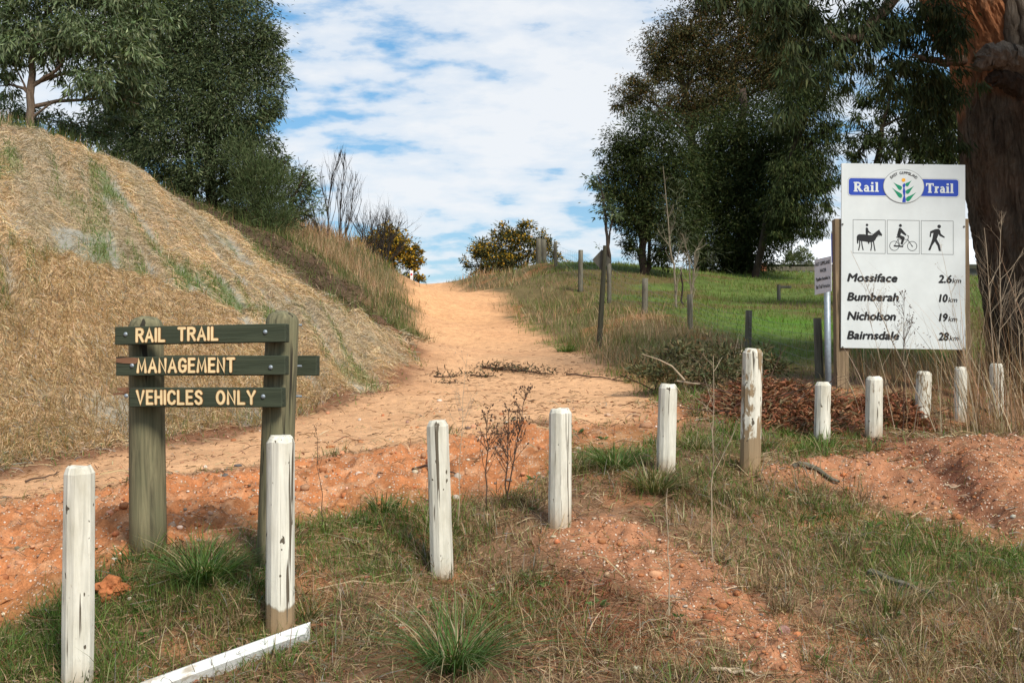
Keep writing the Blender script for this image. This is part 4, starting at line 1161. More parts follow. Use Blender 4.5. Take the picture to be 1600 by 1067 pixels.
# taller dead stubble on the lower face of the bank, green shoots along the folds
x, y, r = fan(130000, 9.5, 22, math.radians(-38), math.radians(-4)); z = zones(x, y)
low = z['bank'] * sstep(14.2, 12.2, y + .12 * x) ; s = R.random(len(x)) < low * .55
P = np.c_[x, y, H(x, y)][s]; n = len(P)
V_, F_, m_ = blades(P, R.gamma(4, .035, n) + .04, R.uniform(.005, .009, n), R.uniform(3.6, 6.2, n), R.uniform(.1, 1.1, n), R.uniform(0, .8, n))
stuff('dead_stubble', M_DRY, V_, F_, pick(STRAW, n), m_)
gf = banggreen(x, y)
gf = np.maximum(gf, .8 * np.exp(-np.abs(poly_sd(x, y, BANK)) / .25) * (y < 14) * sstep(.5, .65, fbm(x * 1.2, y, 2, 89)))
s = R.random(len(x)) < z['bank'] * gf * .8
P = np.c_[x, y, H(x, y)][s]; n = len(P); rs = r[s]
V_, F_, m_ = blades(P, R.uniform(.06, .2, n), .006 * np.maximum(1, rs / 12), R.uniform(0, 6.28, n), R.uniform(0, .5, n), R.uniform(0, .7, n))
stuff('bank_grass', M_GRASS, V_, F_, pick([(3, (.10, .17, .03)), (2, (.14, .19, .05)), (1, (.2, .18, .08))], n), m_)

# roots, twigs and crumbs on the raw earth cut above the netting
x, y, r = fan(60000, 14, 30, math.radians(-30), math.radians(-3)); z = zones(x, y)
s = R.random(len(x)) < z['dirt'] * (.18 + 1.2 * np.clip(z['w1'], 0, 1))
P = np.c_[x, y, H(x, y) + .01][s]; n = len(P); a = R.uniform(0, 6.28, n); D = np.c_[np.cos(a), np.sin(a), R.uniform(-.4, .6, n)]; D /= np.linalg.norm(D, axis=1)[:, None]
V_, F_, m_ = lying(P, D, R.gamma(2.5, .05, n) + .03, R.uniform(.008, .02, n), R.uniform(.01, .06, n))
stuff('earth_litter', M_DRY, V_, F_, pick([(3, (.11, .07, .042)), (2, (.06, .037, .024)), (1, (.28, .20, .13)), (1, (.12, .125, .05))], n), m_)

# slopes and paddock
x, y, r = fan(300000, 13, 50); z = zones(x, y)
s = R.random(len(x)) < z['rslope'] * np.clip(.45 + 1.6 * z['w2'] + z['w1'], 0.04, .9)
P = np.c_[x, y, H(x, y)][s]; n = len(P); rs = r[s]
dry_ = R.random(n) < np.clip(.22 + 2.6 * (fbm(P[:, 0] * .8, P[:, 1] * .5, 3, 121) - .45), .06, .95)
h_ = np.where(dry_, R.gamma(4, .055, n) + .05, R.gamma(4, .032, n) + .04)
c_ = np.where(dry_[:, None], pick(TALL, n), pick([(3, (.11, .145, .035)), (2, (.15, .16, .055)), (1, (.2, .16, .08))], n))
V_, F_, m_ = blades(P, h_, .0055 * np.maximum(1, rs / 13), R.uniform(0, 6.28, n), R.uniform(0, .5, n), R.uniform(0, .6, n))
stuff('slope_grass', M_DRY, V_, F_, c_, m_)
s = R.random(len(x)) < z['padd'] * .55 * np.clip(.7 + 2 * z['w2'], .15, 1)
P = np.c_[x, y, H(x, y)][s]; n = len(P); rs = r[s]
c_ = pick([(3, (.125, .185, .03)), (2, (.18, .20, .045)), (1.2, (.21, .165, .065))], n)
lush = (R.random(n) < z['lush'][s])[:, None]; c_ = np.where(lush, pick([(2, (.11, .215, .025)), (1, (.14, .19, .036))], n), c_)
V_, F_, m_ = blades(P, R.gamma(3, .022, n) + .03, .006 * np.maximum(1, rs / 11), R.uniform(0, 6.28, n), R.uniform(0, .5, n), R.uniform(0, .5, n))
stuff('paddock_grass', M_GRASS, V_, F_, c_, m_)
x, y, r = fan(260000, 16, 50, math.radians(-32), math.radians(-3)); z = zones(x, y)
up_ = sstep(-.2, 1.6, poly_sd(x, y, SLOPE))
s = R.random(len(x)) < np.maximum(z['slope'] * .62, z['dirt'] * .07 + z['back'] * .2)
P = np.c_[x, y, H(x, y)][s]; n = len(P); rs = r[s]; u_ = up_[s]
dry_ = R.random(n) < np.clip(-.05 + .95 * u_ + .9 * z['w2'][s] + .4 * z['back'][s], .05, .97)
h_ = np.where(dry_, R.gamma(5, .058, n) * (.5 + .7 * u_) + .06, R.gamma(4, .045, n) + .05) * (1 - .55 * sstep(26, 36, P[:, 1]))
c_ = np.where(dry_[:, None], pick(TALL, n), pick([(3, (.10, .13, .035)), (2, (.07, .10, .025)), (1, (.17, .15, .06))], n))
V_, F_, m_ = blades(P, h_, .0060 * np.maximum(1, rs / 14), R.uniform(0, 6.28, n), R.uniform(0, .35, n), R.uniform(0, .5, n))
stuff('tall_dry_grass', M_DRY, V_, F_, c_, m_)

# gravel
def icosa():
    p = (1 + 5 ** .5) / 2
    v = np.array([(-1,p,0),(1,p,0),(-1,-p,0),(1,-p,0),(0,-1,p),(0,1,p),(0,-1,-p),(0,1,-p),(p,0,-1),(p,0,1),(-p,0,-1),(-p,0,1)], float) / math.hypot(1, p)
    f = np.array([(0,11,5),(0,5,1),(0,1,7),(0,7,10),(0,10,11),(1,5,9),(5,11,4),(11,10,2),(10,7,6),(7,1,8),(3,9,4),(3,4,2),(3,2,6),(3,6,8),(3,8,9),(4,9,5),(2,4,11),(6,2,10),(8,6,7),(9,8,1)])
    return v, f
IV, IF = icosa()
x, y, r = fan(42000, 4.7, 13); z = zones(x, y)
s = R.random(len(x)) < np.maximum.reduce([z['gravel'] * .8, z['mound'] * .9, z['batter'] * .42, z['bare'] * .25, z['path'] * .015 + .03])
x, y, r = x[s], y[s], r[s]; n = len(x); sz = np.clip(R.lognormal(-5.15, .5, n), .003, .03) * np.maximum(1, r / 8)
sc = sz[:, None] * R.uniform(.6, 1.25, (n, 3)); sc[:, 2] *= .75
VV = IV[None] * (1 + R.uniform(-.22, .22, (n, 12, 1))) * sc[:, None, :]
an = R.uniform(0, 6.28, n); ca, sa = np.cos(an)[:, None], np.sin(an)[:, None]
VV = np.stack([VV[..., 0] * ca - VV[..., 1] * sa, VV[..., 0] * sa + VV[..., 1] * ca, VV[..., 2]], -1) + np.c_[x, y, H(x, y) + sz * .25][:, None, :]
c_ = pick([(4, (.42, .205, .105)), (3, (.48, .30, .19)), (2, (.58, .48, .38)), (1, (.24, .16, .12)), (2, (.40, .15, .06))], n)
stuff('gravel', mat_col('stone', .85, .2, 60, .25), VV.reshape(-1, 3), [(IF[None] + (np.arange(n) * 12)[:, None, None]).reshape(-1, 3)], c_, 12)

# larger cobbles half sunk in the red banks, and fallen gum leaves on the verge
x, y, r = fan(2600, 5.2, 12.5); z = zones(x, y)
s = R.random(len(x)) < np.maximum.reduce([z['gravel'] * .4, z['mound'] * .45, z['batter'] * .75, z['bare'] * .3, z['path'] * .5 * np.exp(-np.abs(poly_sd(x, y, PATH)) / .25)])
x, y = x[s], y[s]; n = len(x); sz = np.clip(R.lognormal(-3.9, .45, n), .01, .055)
sc = sz[:, None] * R.uniform(.6, 1.3, (n, 3)); sc[:, 2] *= .7
VV = IV[None] * (1 + R.uniform(-.2, .2, (n, 12, 1))) * sc[:, None, :] + np.c_[x, y, H(x, y) + sz * .1][:, None, :]
stuff('cobbles', bpy.data.materials['stone'], VV.reshape(-1, 3), [(IF[None] + (np.arange(n) * 12)[:, None, None]).reshape(-1, 3)], pick([(5, (.42, .16, .065)), (3, (.46, .24, .13)), (1, (.50, .40, .30)), (.7, (.20, .155, .12))], n), 12)

# ---------------------------------------------------------------- single stones and clods
M_CLOD = mat_col('clod', .95, .05, 22, .45)
def rock(name, px, py, size, col, label, cat, group=None, flat=.7, rough=.28, sub=2):
    import bmesh
    bm = bmesh.new(); bmesh.ops.create_icosphere(bm, subdivisions=sub + 1, radius=1.0)
    o3 = Vector((rnd.uniform(-50, 50), rnd.uniform(-50, 50), 3))
    for v in bm.verts:
        d = mnoise.fractal(v.co * 1.3 + o3, .8, 2.0, 4) * rough + mnoise.noise(v.co * 4 + o3) * rough * .35
        v.co *= 1 + d; v.co.z *= flat
        v.co *= size
    me = bpy.data.meshes.new(name); bm.to_mesh(me); bm.free()
    a = me.attributes.new('col', 'FLOAT_COLOR', 'POINT'); a.data.foreach_set('color', np.tile(np.array([*col, 1], np.float32), len(me.vertices)))
    me.materials.append(M_CLOD); o = link(bpy.data.objects.new(name, me))
    o.location = on_ground(px, py) + Vector((0, 0, size * flat * .45)); o.rotation_euler = (0, 0, rnd.uniform(0, 6))
    return tag(o, label, cat, group)
rock('clay_clod', 174, 932, .086, (.43, .155, .062), 'crumbly orange clay clod on the grass right of the leftmost bollard', 'clod', None, .72, .42, 3)
rock('stone', 175, 876, .028, (.60, .38, .24), 'pale round stone above the orange clay clod', 'stone', 'loose stones')
rock('stone', 178, 889, .017, (.66, .58, .47), 'small whitish stone between pale stone and orange clod', 'stone', 'loose stones')
rock('stone', 712, 768, .035, (.62, .52, .40), 'whitish stone at the right side of the bollard leaning left', 'stone', 'loose stones')
rock('stone', 1225, 985, .034, (.36, .20, .16), 'pinkish stone lying in dry grass below the gravel mound', 'stone', 'loose stones', .9)
rock('stone', 1368, 1008, .026, (.66, .52, .34), 'flat cream stone in dry grass near the lower right', 'stone', 'loose stones', .5)
rock('stone', 352, 748, .028, (.13, .12, .11), 'dark grey stone on the red batter between the two sign posts', 'stone', 'loose stones')
rock('stone', 372, 726, .034, (.12, .115, .11), 'flat dark stone at the edge of the path left of right sign post', 'stone', 'loose stones', .4)
rock('stone', 780, 700, .04, (.64, .55, .46), 'broad white stone embedded in red bank behind dark weed stalks', 'stone', 'loose stones', .6)
rock('stone', 950, 652, .035, (.50, .33, .22), 'tan stone on bare earth right of mound crest bollard top', 'stone', 'loose stones', .6)

# ---------------------------------------------------------------- grass tussocks
def tussock(px, py, n, length, spread, pal, label, group='grass tussocks', w=.0095):
    c = on_ground(px, py, .01)
    n = int(n * .72); a = R.uniform(0, 6.28, n); rad = spread * .30 * np.sqrt(R.random(n))
    P = np.c_[rad * np.cos(a), rad * np.sin(a), np.zeros(n)]
    h = length * R.uniform(.45, 1.05, n)
    V_, F_, m_ = blades(P, h, R.uniform(.6, 1.2, n) * w, a + R.normal(0, .5, n), R.uniform(.05, .8, n), R.uniform(.2, 1.7, n) * spread / .38, 5)
    c_ = pick(pal, n)
    o = np_obj('grass_tussock', M_GRASS, None, V_, F_, np.repeat(c_, m_, axis=0))
    o.location = c
    return tag(o, label, 'tussock', group)
TUSS = [(5, (.075, .135, .03)), (3, (.10, .155, .045)), (2, (.05, .095, .022)), (1.3, (.38, .30, .17))]
TUSD = [(3, (.085, .125, .035)), (3, (.15, .15, .06)), (2.5, (.36, .29, .17)), (1, (.22, .15, .08))]
tussock(318, 908, 430, .40, .42, TUSS, 'large dark green tussock with pale dead blades between the two sign posts')
tussock(712, 1044, 430, .48, .42, TUSS, 'biggest foreground tussock, green strappy blades near the lower edge of the photo')
tussock(905, 738, 160, .26, .34, TUSD, 'low olive tussock at the right foot of the mound crest bollard')
tussock(960, 735, 320, .34, .40, TUSS, 'wide green tussock between the mound crest bollard and its right neighbour')
tussock(1022, 768, 340, .36, .36, TUSD, 'tall mixed green and straw tussock in front of the stem-crossed bollard')
tussock(480, 962, 120, .17, .26, TUSD, 'small tussock with bleached blades right of the bare-foot bollard')
tussock(205, 878, 120, .16, .34, TUSS, 'leafy green clump at the base of the left sign post')
tussock(395, 918, 90, .14, .24, TUSS, 'small bright clump against the base of the right sign post')
tussock(840, 905, 70, .15, .30, TUSS, 'dark sword-leaved clump on gravel below the mound crest bollard')
tussock(1195, 700, 140, .24, .3, TUSD, 'grey green clump at the right foot of the tallest bollard')
tussock(1090, 705, 160, .24, .34, TUSD, 'olive clump between the stem-crossed bollard and the tallest bollard')
tussock(885, 550, 260, .28, .5, [(1, (.09, .17, .03)), (1, (.12, .18, .045))], 'bright green clump on the right edge of the climbing path', w=.010)
tussock(600, 800, 150, .20, .3, TUSS, 'fresh green clump under the red bank left of the leaning bollard')
for px, py in ((820, 500), (905, 505), (1190, 610), (1240, 690), (470, 655), (300, 690)):
    pass

# ---------------------------------------------------------------- stems, stalks and bare saplings
def grow(mb, p, d, L, r, depth, spread=.5, kids=3, up=.12, segs=5, tips=None, n=5, shrink=.62, jit=.12):
    pts, rad = [p.copy()], [r]
    for i in range(segs):
        d = (d + Vector((rnd.gauss(0, jit), rnd.gauss(0, jit), rnd.gauss(0, jit) * .5 + up * .3))).normalized()
        p = p + d * (L / segs); pts.append(p.copy()); rad.append(r * (1 - .75 * (i + 1) / segs) if depth == 0 else r * (1 - .45 * (i + 1) / segs))
    mb.tube(pts, rad, n if r > .006 else 3, False)
    if depth == 0:
        if tips is not None: tips.append(p.copy())
        return
    for k in range(kids):
        f = rnd.uniform(.35, 1.0); i = min(segs - 1, int(f * segs)); q = pts[i].lerp(pts[i + 1], f * segs - i if f < 1 else 1)
        a = rnd.uniform(0, 2 * math.pi); t = (pts[i + 1] - pts[i]).normalized()
        s_ = t.orthogonal().normalized(); s2 = t.cross(s_)
        dd_ = (t * math.cos(spread) + (s_ * math.cos(a) + s2 * math.sin(a)) * math.sin(spread) + Vector((0, 0, up))).normalized()
        grow(mb, q, dd_, L * shrink * rnd.uniform(.6, 1.1), rad[i] * .6, depth - 1, spread, kids, up, segs, tips, n, shrink, jit)
M_STALK_D = mat_plain('dark_stalk', (.085, .05, .032), .85, dirt=.3)
M_STALK_P = mat_plain('pale_stalk', (.40, .31, .21), .85, dirt=.25)
M_TWIG = mat_plain('bare_twig', (.036, .029, .024), .85, dirt=.3)
def seeds(mb, tips, size, per=3):
    for p in tips:
        for _ in range(per):
            q = p + Vector((rnd.gauss(0, size * 1.6), rnd.gauss(0, size * 1.6), rnd.gauss(0, size * 1.6))); s_ = size * rnd.uniform(.6, 1.3)
            mb.add([q + Vector((s_, 0, 0)), q + Vector((-s_, 0, 0)), q + Vector((0, s_, 0)), q + Vector((0, -s_, 0)), q + Vector((0, 0, s_ * 1.5)), q + Vector((0, 0, -s_))],
                   [(0, 2, 4), (2, 1, 4), (1, 3, 4), (3, 0, 4), (2, 0, 5), (1, 2, 5), (3, 1, 5), (0, 3, 5)])
def weed(px, py, top_px, top_py, mat, label, stems=1, r=.005, kids=10, group=None, cat='weed', name='weed_stalk', side=.35, seed=.005, Y=None, lvl=1):
    c = on_ground(px, py, .02)
    if Y: c = Vector((at(px, py, Y).x, Y, Hp(at(px, py, Y).x, Y) - .02))
    e = empty(name, c, label, cat, group)
    for s_ in range(stems):
        tp = at(top_px + (s_ - (stems - 1) / 2) * 26, top_py + abs(s_ - stems // 2) * 26, c.y + rnd.uniform(-.1, .1)) - c
        b = MB(); pts, rad = [], []
        for i in range(9):
            f = i / 8; pts.append(Vector((tp.x * f + rnd.gauss(0, .006), tp.y * f + rnd.gauss(0, .006), tp.z * f))); rad.append(r * (1 - .7 * f))
        b.tube(pts, rad, 5, False); tips = []
        for k in range(kids):
            f = rnd.uniform(.35, .98); i = min(7, int(f * 8)); q = pts[i].lerp(pts[i + 1], f * 8 - i)
            a = rnd.uniform(0, 6.28); d = Vector((math.cos(a) * .55, math.sin(a) * .55, .8)).normalized()
            grow(b, q, d, side * tp.z * (1.1 - f) * .8 + .03, r * .45, lvl, .5, 3, .15, 4, tips, 3)
        b.build('stem', mat, e)
        if seed and tips:
            b = MB(); seeds(b, tips, seed, 2); tag(b.build('seed_heads', mat, e), kind='stuff')
    return e
weed(760, 800, 762, 640, M_STALK_D, 'left one of two dark weed stalks beside the mound crest bollard', 1, .0065, 16, 'dark weed stalks', seed=.006)
weed(790, 795, 808, 612, M_STALK_D, 'taller of two dark weed stalks beside the mound crest bollard', 2, .007, 20, 'dark weed stalks', seed=.006)
weed(715, 830, 728, 552, M_STALK_P, 'thin pale branching stalk right of the bollard leaning left', 1, .0035, 12, 'pale weed stalks', seed=.003)
weed(1046, 965, 1040, 762, M_STALK_P, 'single straight tan stalk rising from the gravel slope in the foreground', 1, .005, 3, 'pale weed stalks', seed=0, side=.12)
weed(1112, 880, 1114, 556, M_STALK_P, 'bare reddish seedling with forked twigs left of the tallest bollard', 1, .0055, 9, None, 'sapling', 'bare_sapling', .5, 0, None, 1)
weed(535, 1010, 530, 905, M_STALK_P, 'short white stalk left of the biggest foreground tussock', 1, .004, 2, 'pale weed stalks', seed=0, side=.15)
weed(505, 830, 492, 665, M_STALK_D, 'thin dark stalk right of the bare-foot bollard', 1, .0035, 6, 'dark weed stalks', seed=.003, side=.1)
weed(1380, 700, 1362, 690, M_STALK_D, 'low twiggy weed on the crest of the right mound', 1, .004, 8, 'dark weed stalks', seed=.004)
weed(1465, 662, 1330, 392, M_STALK_P, 'long pale weed stem leaning left across the distance board', 1, .0055, 16, 'weed stems before the distance board', seed=.004, Y=11.0, side=.3)
weed(1412, 672, 1412, 455, M_STALK_D, 'upright dark seeded weed before the middle of the distance board', 1, .005, 22, 'weed stems before the distance board', seed=.006, Y=11.0, side=.35)
weed(1400, 690, 1348, 440, M_STALK_P, 'fine pale weed stem before the left names on the distance board', 1, .004, 12, 'weed stems before the distance board', seed=.003, Y=10.9, side=.3)
weed(1530, 668, 1468, 372, M_STALK_P, 'fine weed stem before the right edge of the distance board', 1, .004, 12, 'weed stems before the distance board', seed=.003, Y=11.0, side=.25)
weed(1558, 650, 1552, 330, M_STALK_P, 'tallest bleached bare weed against the dark big trunk', 2, .008, 16, 'bleached weeds by the big trunk', seed=0, Y=12.6, side=.45)
weed(1600, 650, 1598, 400, M_STALK_P, 'bleached bare weed at right photo edge before the big trunk', 2, .007, 14, 'bleached weeds by the big trunk', seed=0, Y=12.4, side=.45)
# dense dry stalks round the last bollards
n = 1180
px_ = np.concatenate([R.uniform(1510, 1650, 620), R.uniform(1390, 1530, 430), R.uniform(1330, 1400, 130)])
Y_ = np.where(R.random(n) < .32, R.uniform(11.0, 12.6, n), R.uniform(13.2, 15.2, n)); X_ = (px_ - 800) / FPX * Y_
P = np.c_[X_, Y_, H(X_, Y_)]
h_ = R.gamma(5, .16, n) * np.where(px_ > 1490, 1.0, .62) + .1
V_, F_, m_ = blades(P, h_, R.uniform(.006, .012, n), R.normal(3.3, .9, n), R.uniform(.0, .45, n), R.uniform(0, .35, n), 4)
stuff('dry_stalks', M_DRY, V_, F_, pick([(4, (.40, .28, .17)), (3, (.30, .17, .09)), (2, (.46, .37, .25)), (1, (.17, .10, .06))], n), m_)

# ---------------------------------------------------------------- heaps of cut branches, sticks
def leafquads(C, D, L, Wd, fold=.15):
    """folded leaves: base, two sides, tip"""
    n = len(C); rv = R.normal(0, 1, (n, 3)); S = np.cross(D, rv); S /= np.linalg.norm(S, axis=1)[:, None] + 1e-9
    N = np.cross(S, D)
    mid = C + D * (L * .45)[:, None] + N * (L * fold * R.uniform(-1, 1, n))[:, None]
    V = np.stack([C, mid + S * (Wd / 2)[:, None], C + D * L[:, None], mid - S * (Wd / 2)[:, None]], 1).reshape(-1, 3)
    return V, [(np.arange(n) * 4)[:, None] + np.array([[0, 1, 2, 3]])], 4
M_LEAF = mat_leaf('leaf', .30, .45, .35)
M_DEADLEAF = mat_leaf('dead_leaf', .18, .7, .15)
x, y, r = fan(26000, 4.7, 13); z = zones(x, y)
s = R.random(len(x)) < (.10 + .6 * z['needle'] + .35 * np.clip(z['w1'] * 4, 0, 1)) * (1 - .8 * np.maximum.reduce([z['batter'], z['path'], z['gravel'], z['mound'], z['bank']]))
P = np.c_[x, y, H(x, y) + .012][s]; n = len(P); a = R.uniform(0, 6.28, n); D = np.c_[np.cos(a), np.sin(a), R.uniform(-.2, .4, n)]; D /= np.linalg.norm(D, axis=1)[:, None]
V_, F_, m_ = leafquads(P, D, R.uniform(.03, .10, n), R.uniform(.008, .02, n), .3)
stuff('fallen_leaves', M_DEADLEAF, V_, F_, pick([(3, (.26, .12, .07)), (2, (.36, .22, .14)), (2, (.15, .08, .05)), (1, (.45, .36, .26)), (1, (.30, .10, .06))], n), m_)
# small broad-leaved weeds, flat rosettes between the grass
x, y, r = fan(900, 4.8, 12); z = zones(x, y)
s = R.random(len(x)) < np.clip(.10 + .55 * z['green'] + .2 * z['w1'], 0, 1) * (1 - np.maximum.reduce([z['path'], z['batter'] * .97, z['mound'] * .96, z['gravel'] * .95, z['bank']]))
cx_, cy_ = x[s], y[s]; nc = len(cx_); k = np.repeat(np.arange(nc), 13); n = len(k)
a = R.uniform(0, 6.28, n); sz_ = R.uniform(.025, .06, nc)[k]
P = np.c_[cx_[k] + np.cos(a) * sz_ * .25, cy_[k] + np.sin(a) * sz_ * .25, H(cx_, cy_)[k] + .012]
D = np.c_[np.cos(a), np.sin(a), R.uniform(.05, .75, n)]; D /= np.linalg.norm(D, axis=1)[:, None]
V_, F_, m_ = leafquads(P, D, sz_ * R.uniform(.7, 1.3, n), sz_ * R.uniform(.3, .55, n), .2)
stuff('weed_leaves', M_LEAF, V_, F_, pick([(3, (.09, .16, .035)), (2, (.12, .18, .06)), (1, (.15, .15, .06))], n), m_)
def heap(name, px0, px1, Y, depth, top, pal, n, L, label, cat, mat, stems=10):
    xc = ((px0 + px1) / 2 - 800) / FPX * Y; hw = (px1 - px0) / 2 / FPX * Y
    g = Hp(xc, Y); e = empty(name, (xc, Y, g), label, cat)
    ux, uy = R.normal(0, .45, n), R.normal(0, .45, n); k = (np.abs(ux) < 1) & (np.abs(uy) < 1); ux, uy = ux[k], uy[k]; n = len(ux)
    X_, Y_ = xc + ux * hw, Y + uy * depth
    env = top * (1 - ux ** 2) ** .7 * (1 - uy ** 2) * (.15 + 1.7 * fbm(X_ * 2.4, Y_ * 2.4, 3, 131 + int(px0)))
    Z_ = H(X_, Y_) + env * R.random(n) ** .45
    a = R.uniform(0, 6.28, n); D = np.c_[np.cos(a), np.sin(a), R.uniform(-1.3, .7, n)]; D /= np.linalg.norm(D, axis=1)[:, None]
    V_, F_, m_ = leafquads(np.c_[X_ - xc, Y_ - Y, Z_ - g], D, L * R.uniform(.6, 1.3, n), L * R.uniform(.11, .2, n), .35)
    np_obj('foliage', mat, e, V_, F_, np.repeat(pick(pal, n), m_, axis=0))
    for _ in range(stems):
        b = MB(); X0, Y0 = rnd.uniform(-.8, .8) * hw, rnd.uniform(-.6, .6) * depth
        grow(b, Vector((X0, Y0, Hp(xc + X0, Y + Y0) - g + rnd.uniform(.05, top * .6))), Vector((rnd.uniform(-1, 1), rnd.uniform(-.5, .3), rnd.uniform(-.1, .45))).normalized(), rnd.uniform(.3, .6), .009, 1, .6, 3, .0, 5, None, 5)
        b.build('branch', M_STALK_P if cat != 'leaf heap' else M_STALK_D, e)
    return e
FERN = [(4, (.27, .10, .05)), (3, (.18, .068, .036)), (2, (.36, .18, .095)), (1, (.09, .045, .028))]
heap('dead_leaf_heap', 1095, 1350, 11.4, .70, .30, FERN + [(2, (.24, .16, .09)), (1, (.15, .12, .06))], 14000, .115, 'rust brown heap of dead cut leaves behind the short dark-cracked bollard', 'leaf heap', M_DEADLEAF)
heap('dead_leaf_heap', 1320, 1455, 11.7, .5, .26, FERN, 5000, .13, 'lower rust brown leaf heap below the distance board', 'leaf heap', M_DEADLEAF, 5)
b = MB(); pts = [at(*p) for p in [(1003,553,12.9),(1030,562,12.75),(1050,572,12.7),(1070,594,12.65)]]; b.tube(pts, [.004, .007, .009, .011], 7)
pts2 = [at(*p) for p in [(1058,595,12.7),(1076,598,12.65),(1094,600,12.6)]]; b2 = MB(); b2.tube(pts2, [.010, .012, .008], 7)
o = b.build('bare_limb', M_STALK_P); tag(o, 'curved pale bare limb leaning on the dull green branch pile', 'branch')
o = b2.build('bare_limb', M_STALK_P); tag(o, 'straight pale limb lying along the foot of the dull green branch pile', 'branch')
def fallen(px0, py0, px1, py1, r, label, leaves=0, mat=None, name='fallen_branch', kids=3, group='fallen branches'):
    a, c = on_ground(px0, py0), on_ground(px1, py1)
    e = empty(name, a, label, 'branch', group); d = c - a
    b = MB(); pts = []
    for i in range(8):
        f = i / 7; p = a.lerp(c, f); p.z = Hp(p.x, p.y) + r * .9 + rnd.uniform(0, .02); pts.append(p - a)
    rad = [r * (1 - .6 * i / 7) for i in range(8)]
    b.tube(pts, rad, 7); tips = []
    for k in range(kids):
        i = rnd.randint(1, 6); grow(b, pts[i], (d.normalized() + Vector((rnd.uniform(-.5, .5), rnd.uniform(-.5, .5), rnd.uniform(.1, .5)))).normalized(), d.length * .25, r * .5, 1, .5, 2, -.05, 4, tips, 5)
    b.build('limb', mat or M_STALK_D, e)
    if leaves:
        base = np.array([list(pts[rnd.randint(0, 7)]) for _ in range(leaves)]) + R.normal(0, .05, (leaves, 3)) * np.array([1.8, 1.2, .55]) + np.array([0, 0, .03])
        D = R.normal(0, 1, (leaves, 3)); D /= np.linalg.norm(D, axis=1)[:, None]
        V_, F_, m_ = leafquads(base, D, R.uniform(.04, .09, leaves), R.uniform(.012, .022, leaves))
        np_obj('leaves', M_DEADLEAF, e, V_, F_, np.repeat(pick([(3, (.055, .05, .03)), (2, (.10, .06, .035)), (1, (.07, .085, .04))], leaves), m_, axis=0))
fallen(755, 576, 800, 580, .018, 'leafiest dark branchlet lying across the middle of the path', 240)
fallen(800, 580, 860, 587, .016, 'dark leafy branchlet at the right end of the debris line on the path', 160)
fallen(678, 589, 715, 588, .012, 'small dark branchlet at the left end of debris line on path', 70)
fallen(735, 587, 768, 590, .012, 'small dark leafy sprig in the middle of debris line on path', 90)
fallen(885, 588, 985, 596, .013, 'long dark stick on the right edge of path before the branch pile', 16, kids=1)
fallen(690, 600, 712, 600, .008, 'tiny green sprig lying below the debris line on the path', 40)
fallen(1240, 752, 1312, 770, .026, 'grey weathered stick lying on the slope below the tallest bollard', 0, M_GREY, kids=0)
fallen(1475, 757, 1500, 752, .010, 'short pale stick crossing the shaded rill in the right mound', 0, M_STALK_P, kids=0)
fallen(1150, 700, 1290, 708, .010, 'thin dark twig lying behind the tallest bollard', 0, None, kids=2)
fallen(1360, 900, 1450, 935, .03, 'split grey bark strip lying in dry grass at lower right', 0, M_GREY, kids=2)
fallen(40, 757, 92, 742, .010, 'dark twig lying on the path left of the left sign post', 0, None, kids=1)
fallen(1110, 1052, 1195, 1060, .012, 'pale curved twig at the bottom edge right of centre', 0, M_STALK_P, kids=1)
fallen(645, 722, 720, 742, .014, 'dark root lying on the red bank behind the bollard leaning left', 0, None, kids=2)
# ---------------------------------------------------------------- trees
def mat_bark(name, dark, light, warm, sc=1.0, wamt=.5, warm_z=None):
    t = NT(name)
    v = t.coord('Object', (1, 1, .16)); v2 = t.coord('Object', (.6, .6, .35))
    g = t.noise(v, 9 * sc, 7, .68, 1.2); w = t.noise(v2, 1.5, 5, .6)
    c = t.mix(t.ramp(g, [(.3, 0), (.7, 1)]), dark, light)
    patch = t.math('MULTIPLY', t.ramp(w, [(.45, 0), (.65, 1)]), wamt)
    if warm_z:                                               # warm tone takes over above this height
        tcd = t.node('ShaderNodeTexCoord'); sp = t.node('ShaderNodeSeparateXYZ'); t.l.new(tcd.outputs['Object'], sp.inputs[0])
        up = t.math('MULTIPLY', t.math('SUBTRACT', t.math('ADD', sp.outputs['Z'], t.math('MULTIPLY', w, 1.6)), warm_z + .8), 2.5, True)
        patch = t.math('MAXIMUM', patch, t.math('MULTIPLY', up, t.ramp(t.noise(t.coord('Object', (1, 1, .3)), 4, 5, .65), [(.36, .15), (.52, .95)])))
    c = t.mix(patch, c, warm)
    c = t.mix(1.0, c, t.ramp(t.noise(v, 34 * sc, 4, .6), [(.3, .7), (.7, 1.15)]), 'MULTIPLY')
    t.base(c); t.rough(.95); t.bs.inputs['Specular IOR Level'].default_value = .1
    t.bump(g, 1.0, .06)
    return t.m
M_BARK = mat_bark('gum_bark', (.12, .085, .06), (.30, .22, .16), (.28, .14, .08), 1.5)
M_BARKD = mat_bark('dark_bark', (.025, .02, .016), (.085, .065, .05), (.09, .05, .03), 1.5)
M_BARKBIG = mat_bark('stringy_bark', (.014, .011, .008), (.15, .115, .082), (.40, .17, .08), 1.1, .16, 3.5)
M_CROWN = mat_leaf('gum_leaf', .26, .5, .22)
M_CROWND = mat_leaf('dark_gum_leaf', .22, .65, .10)

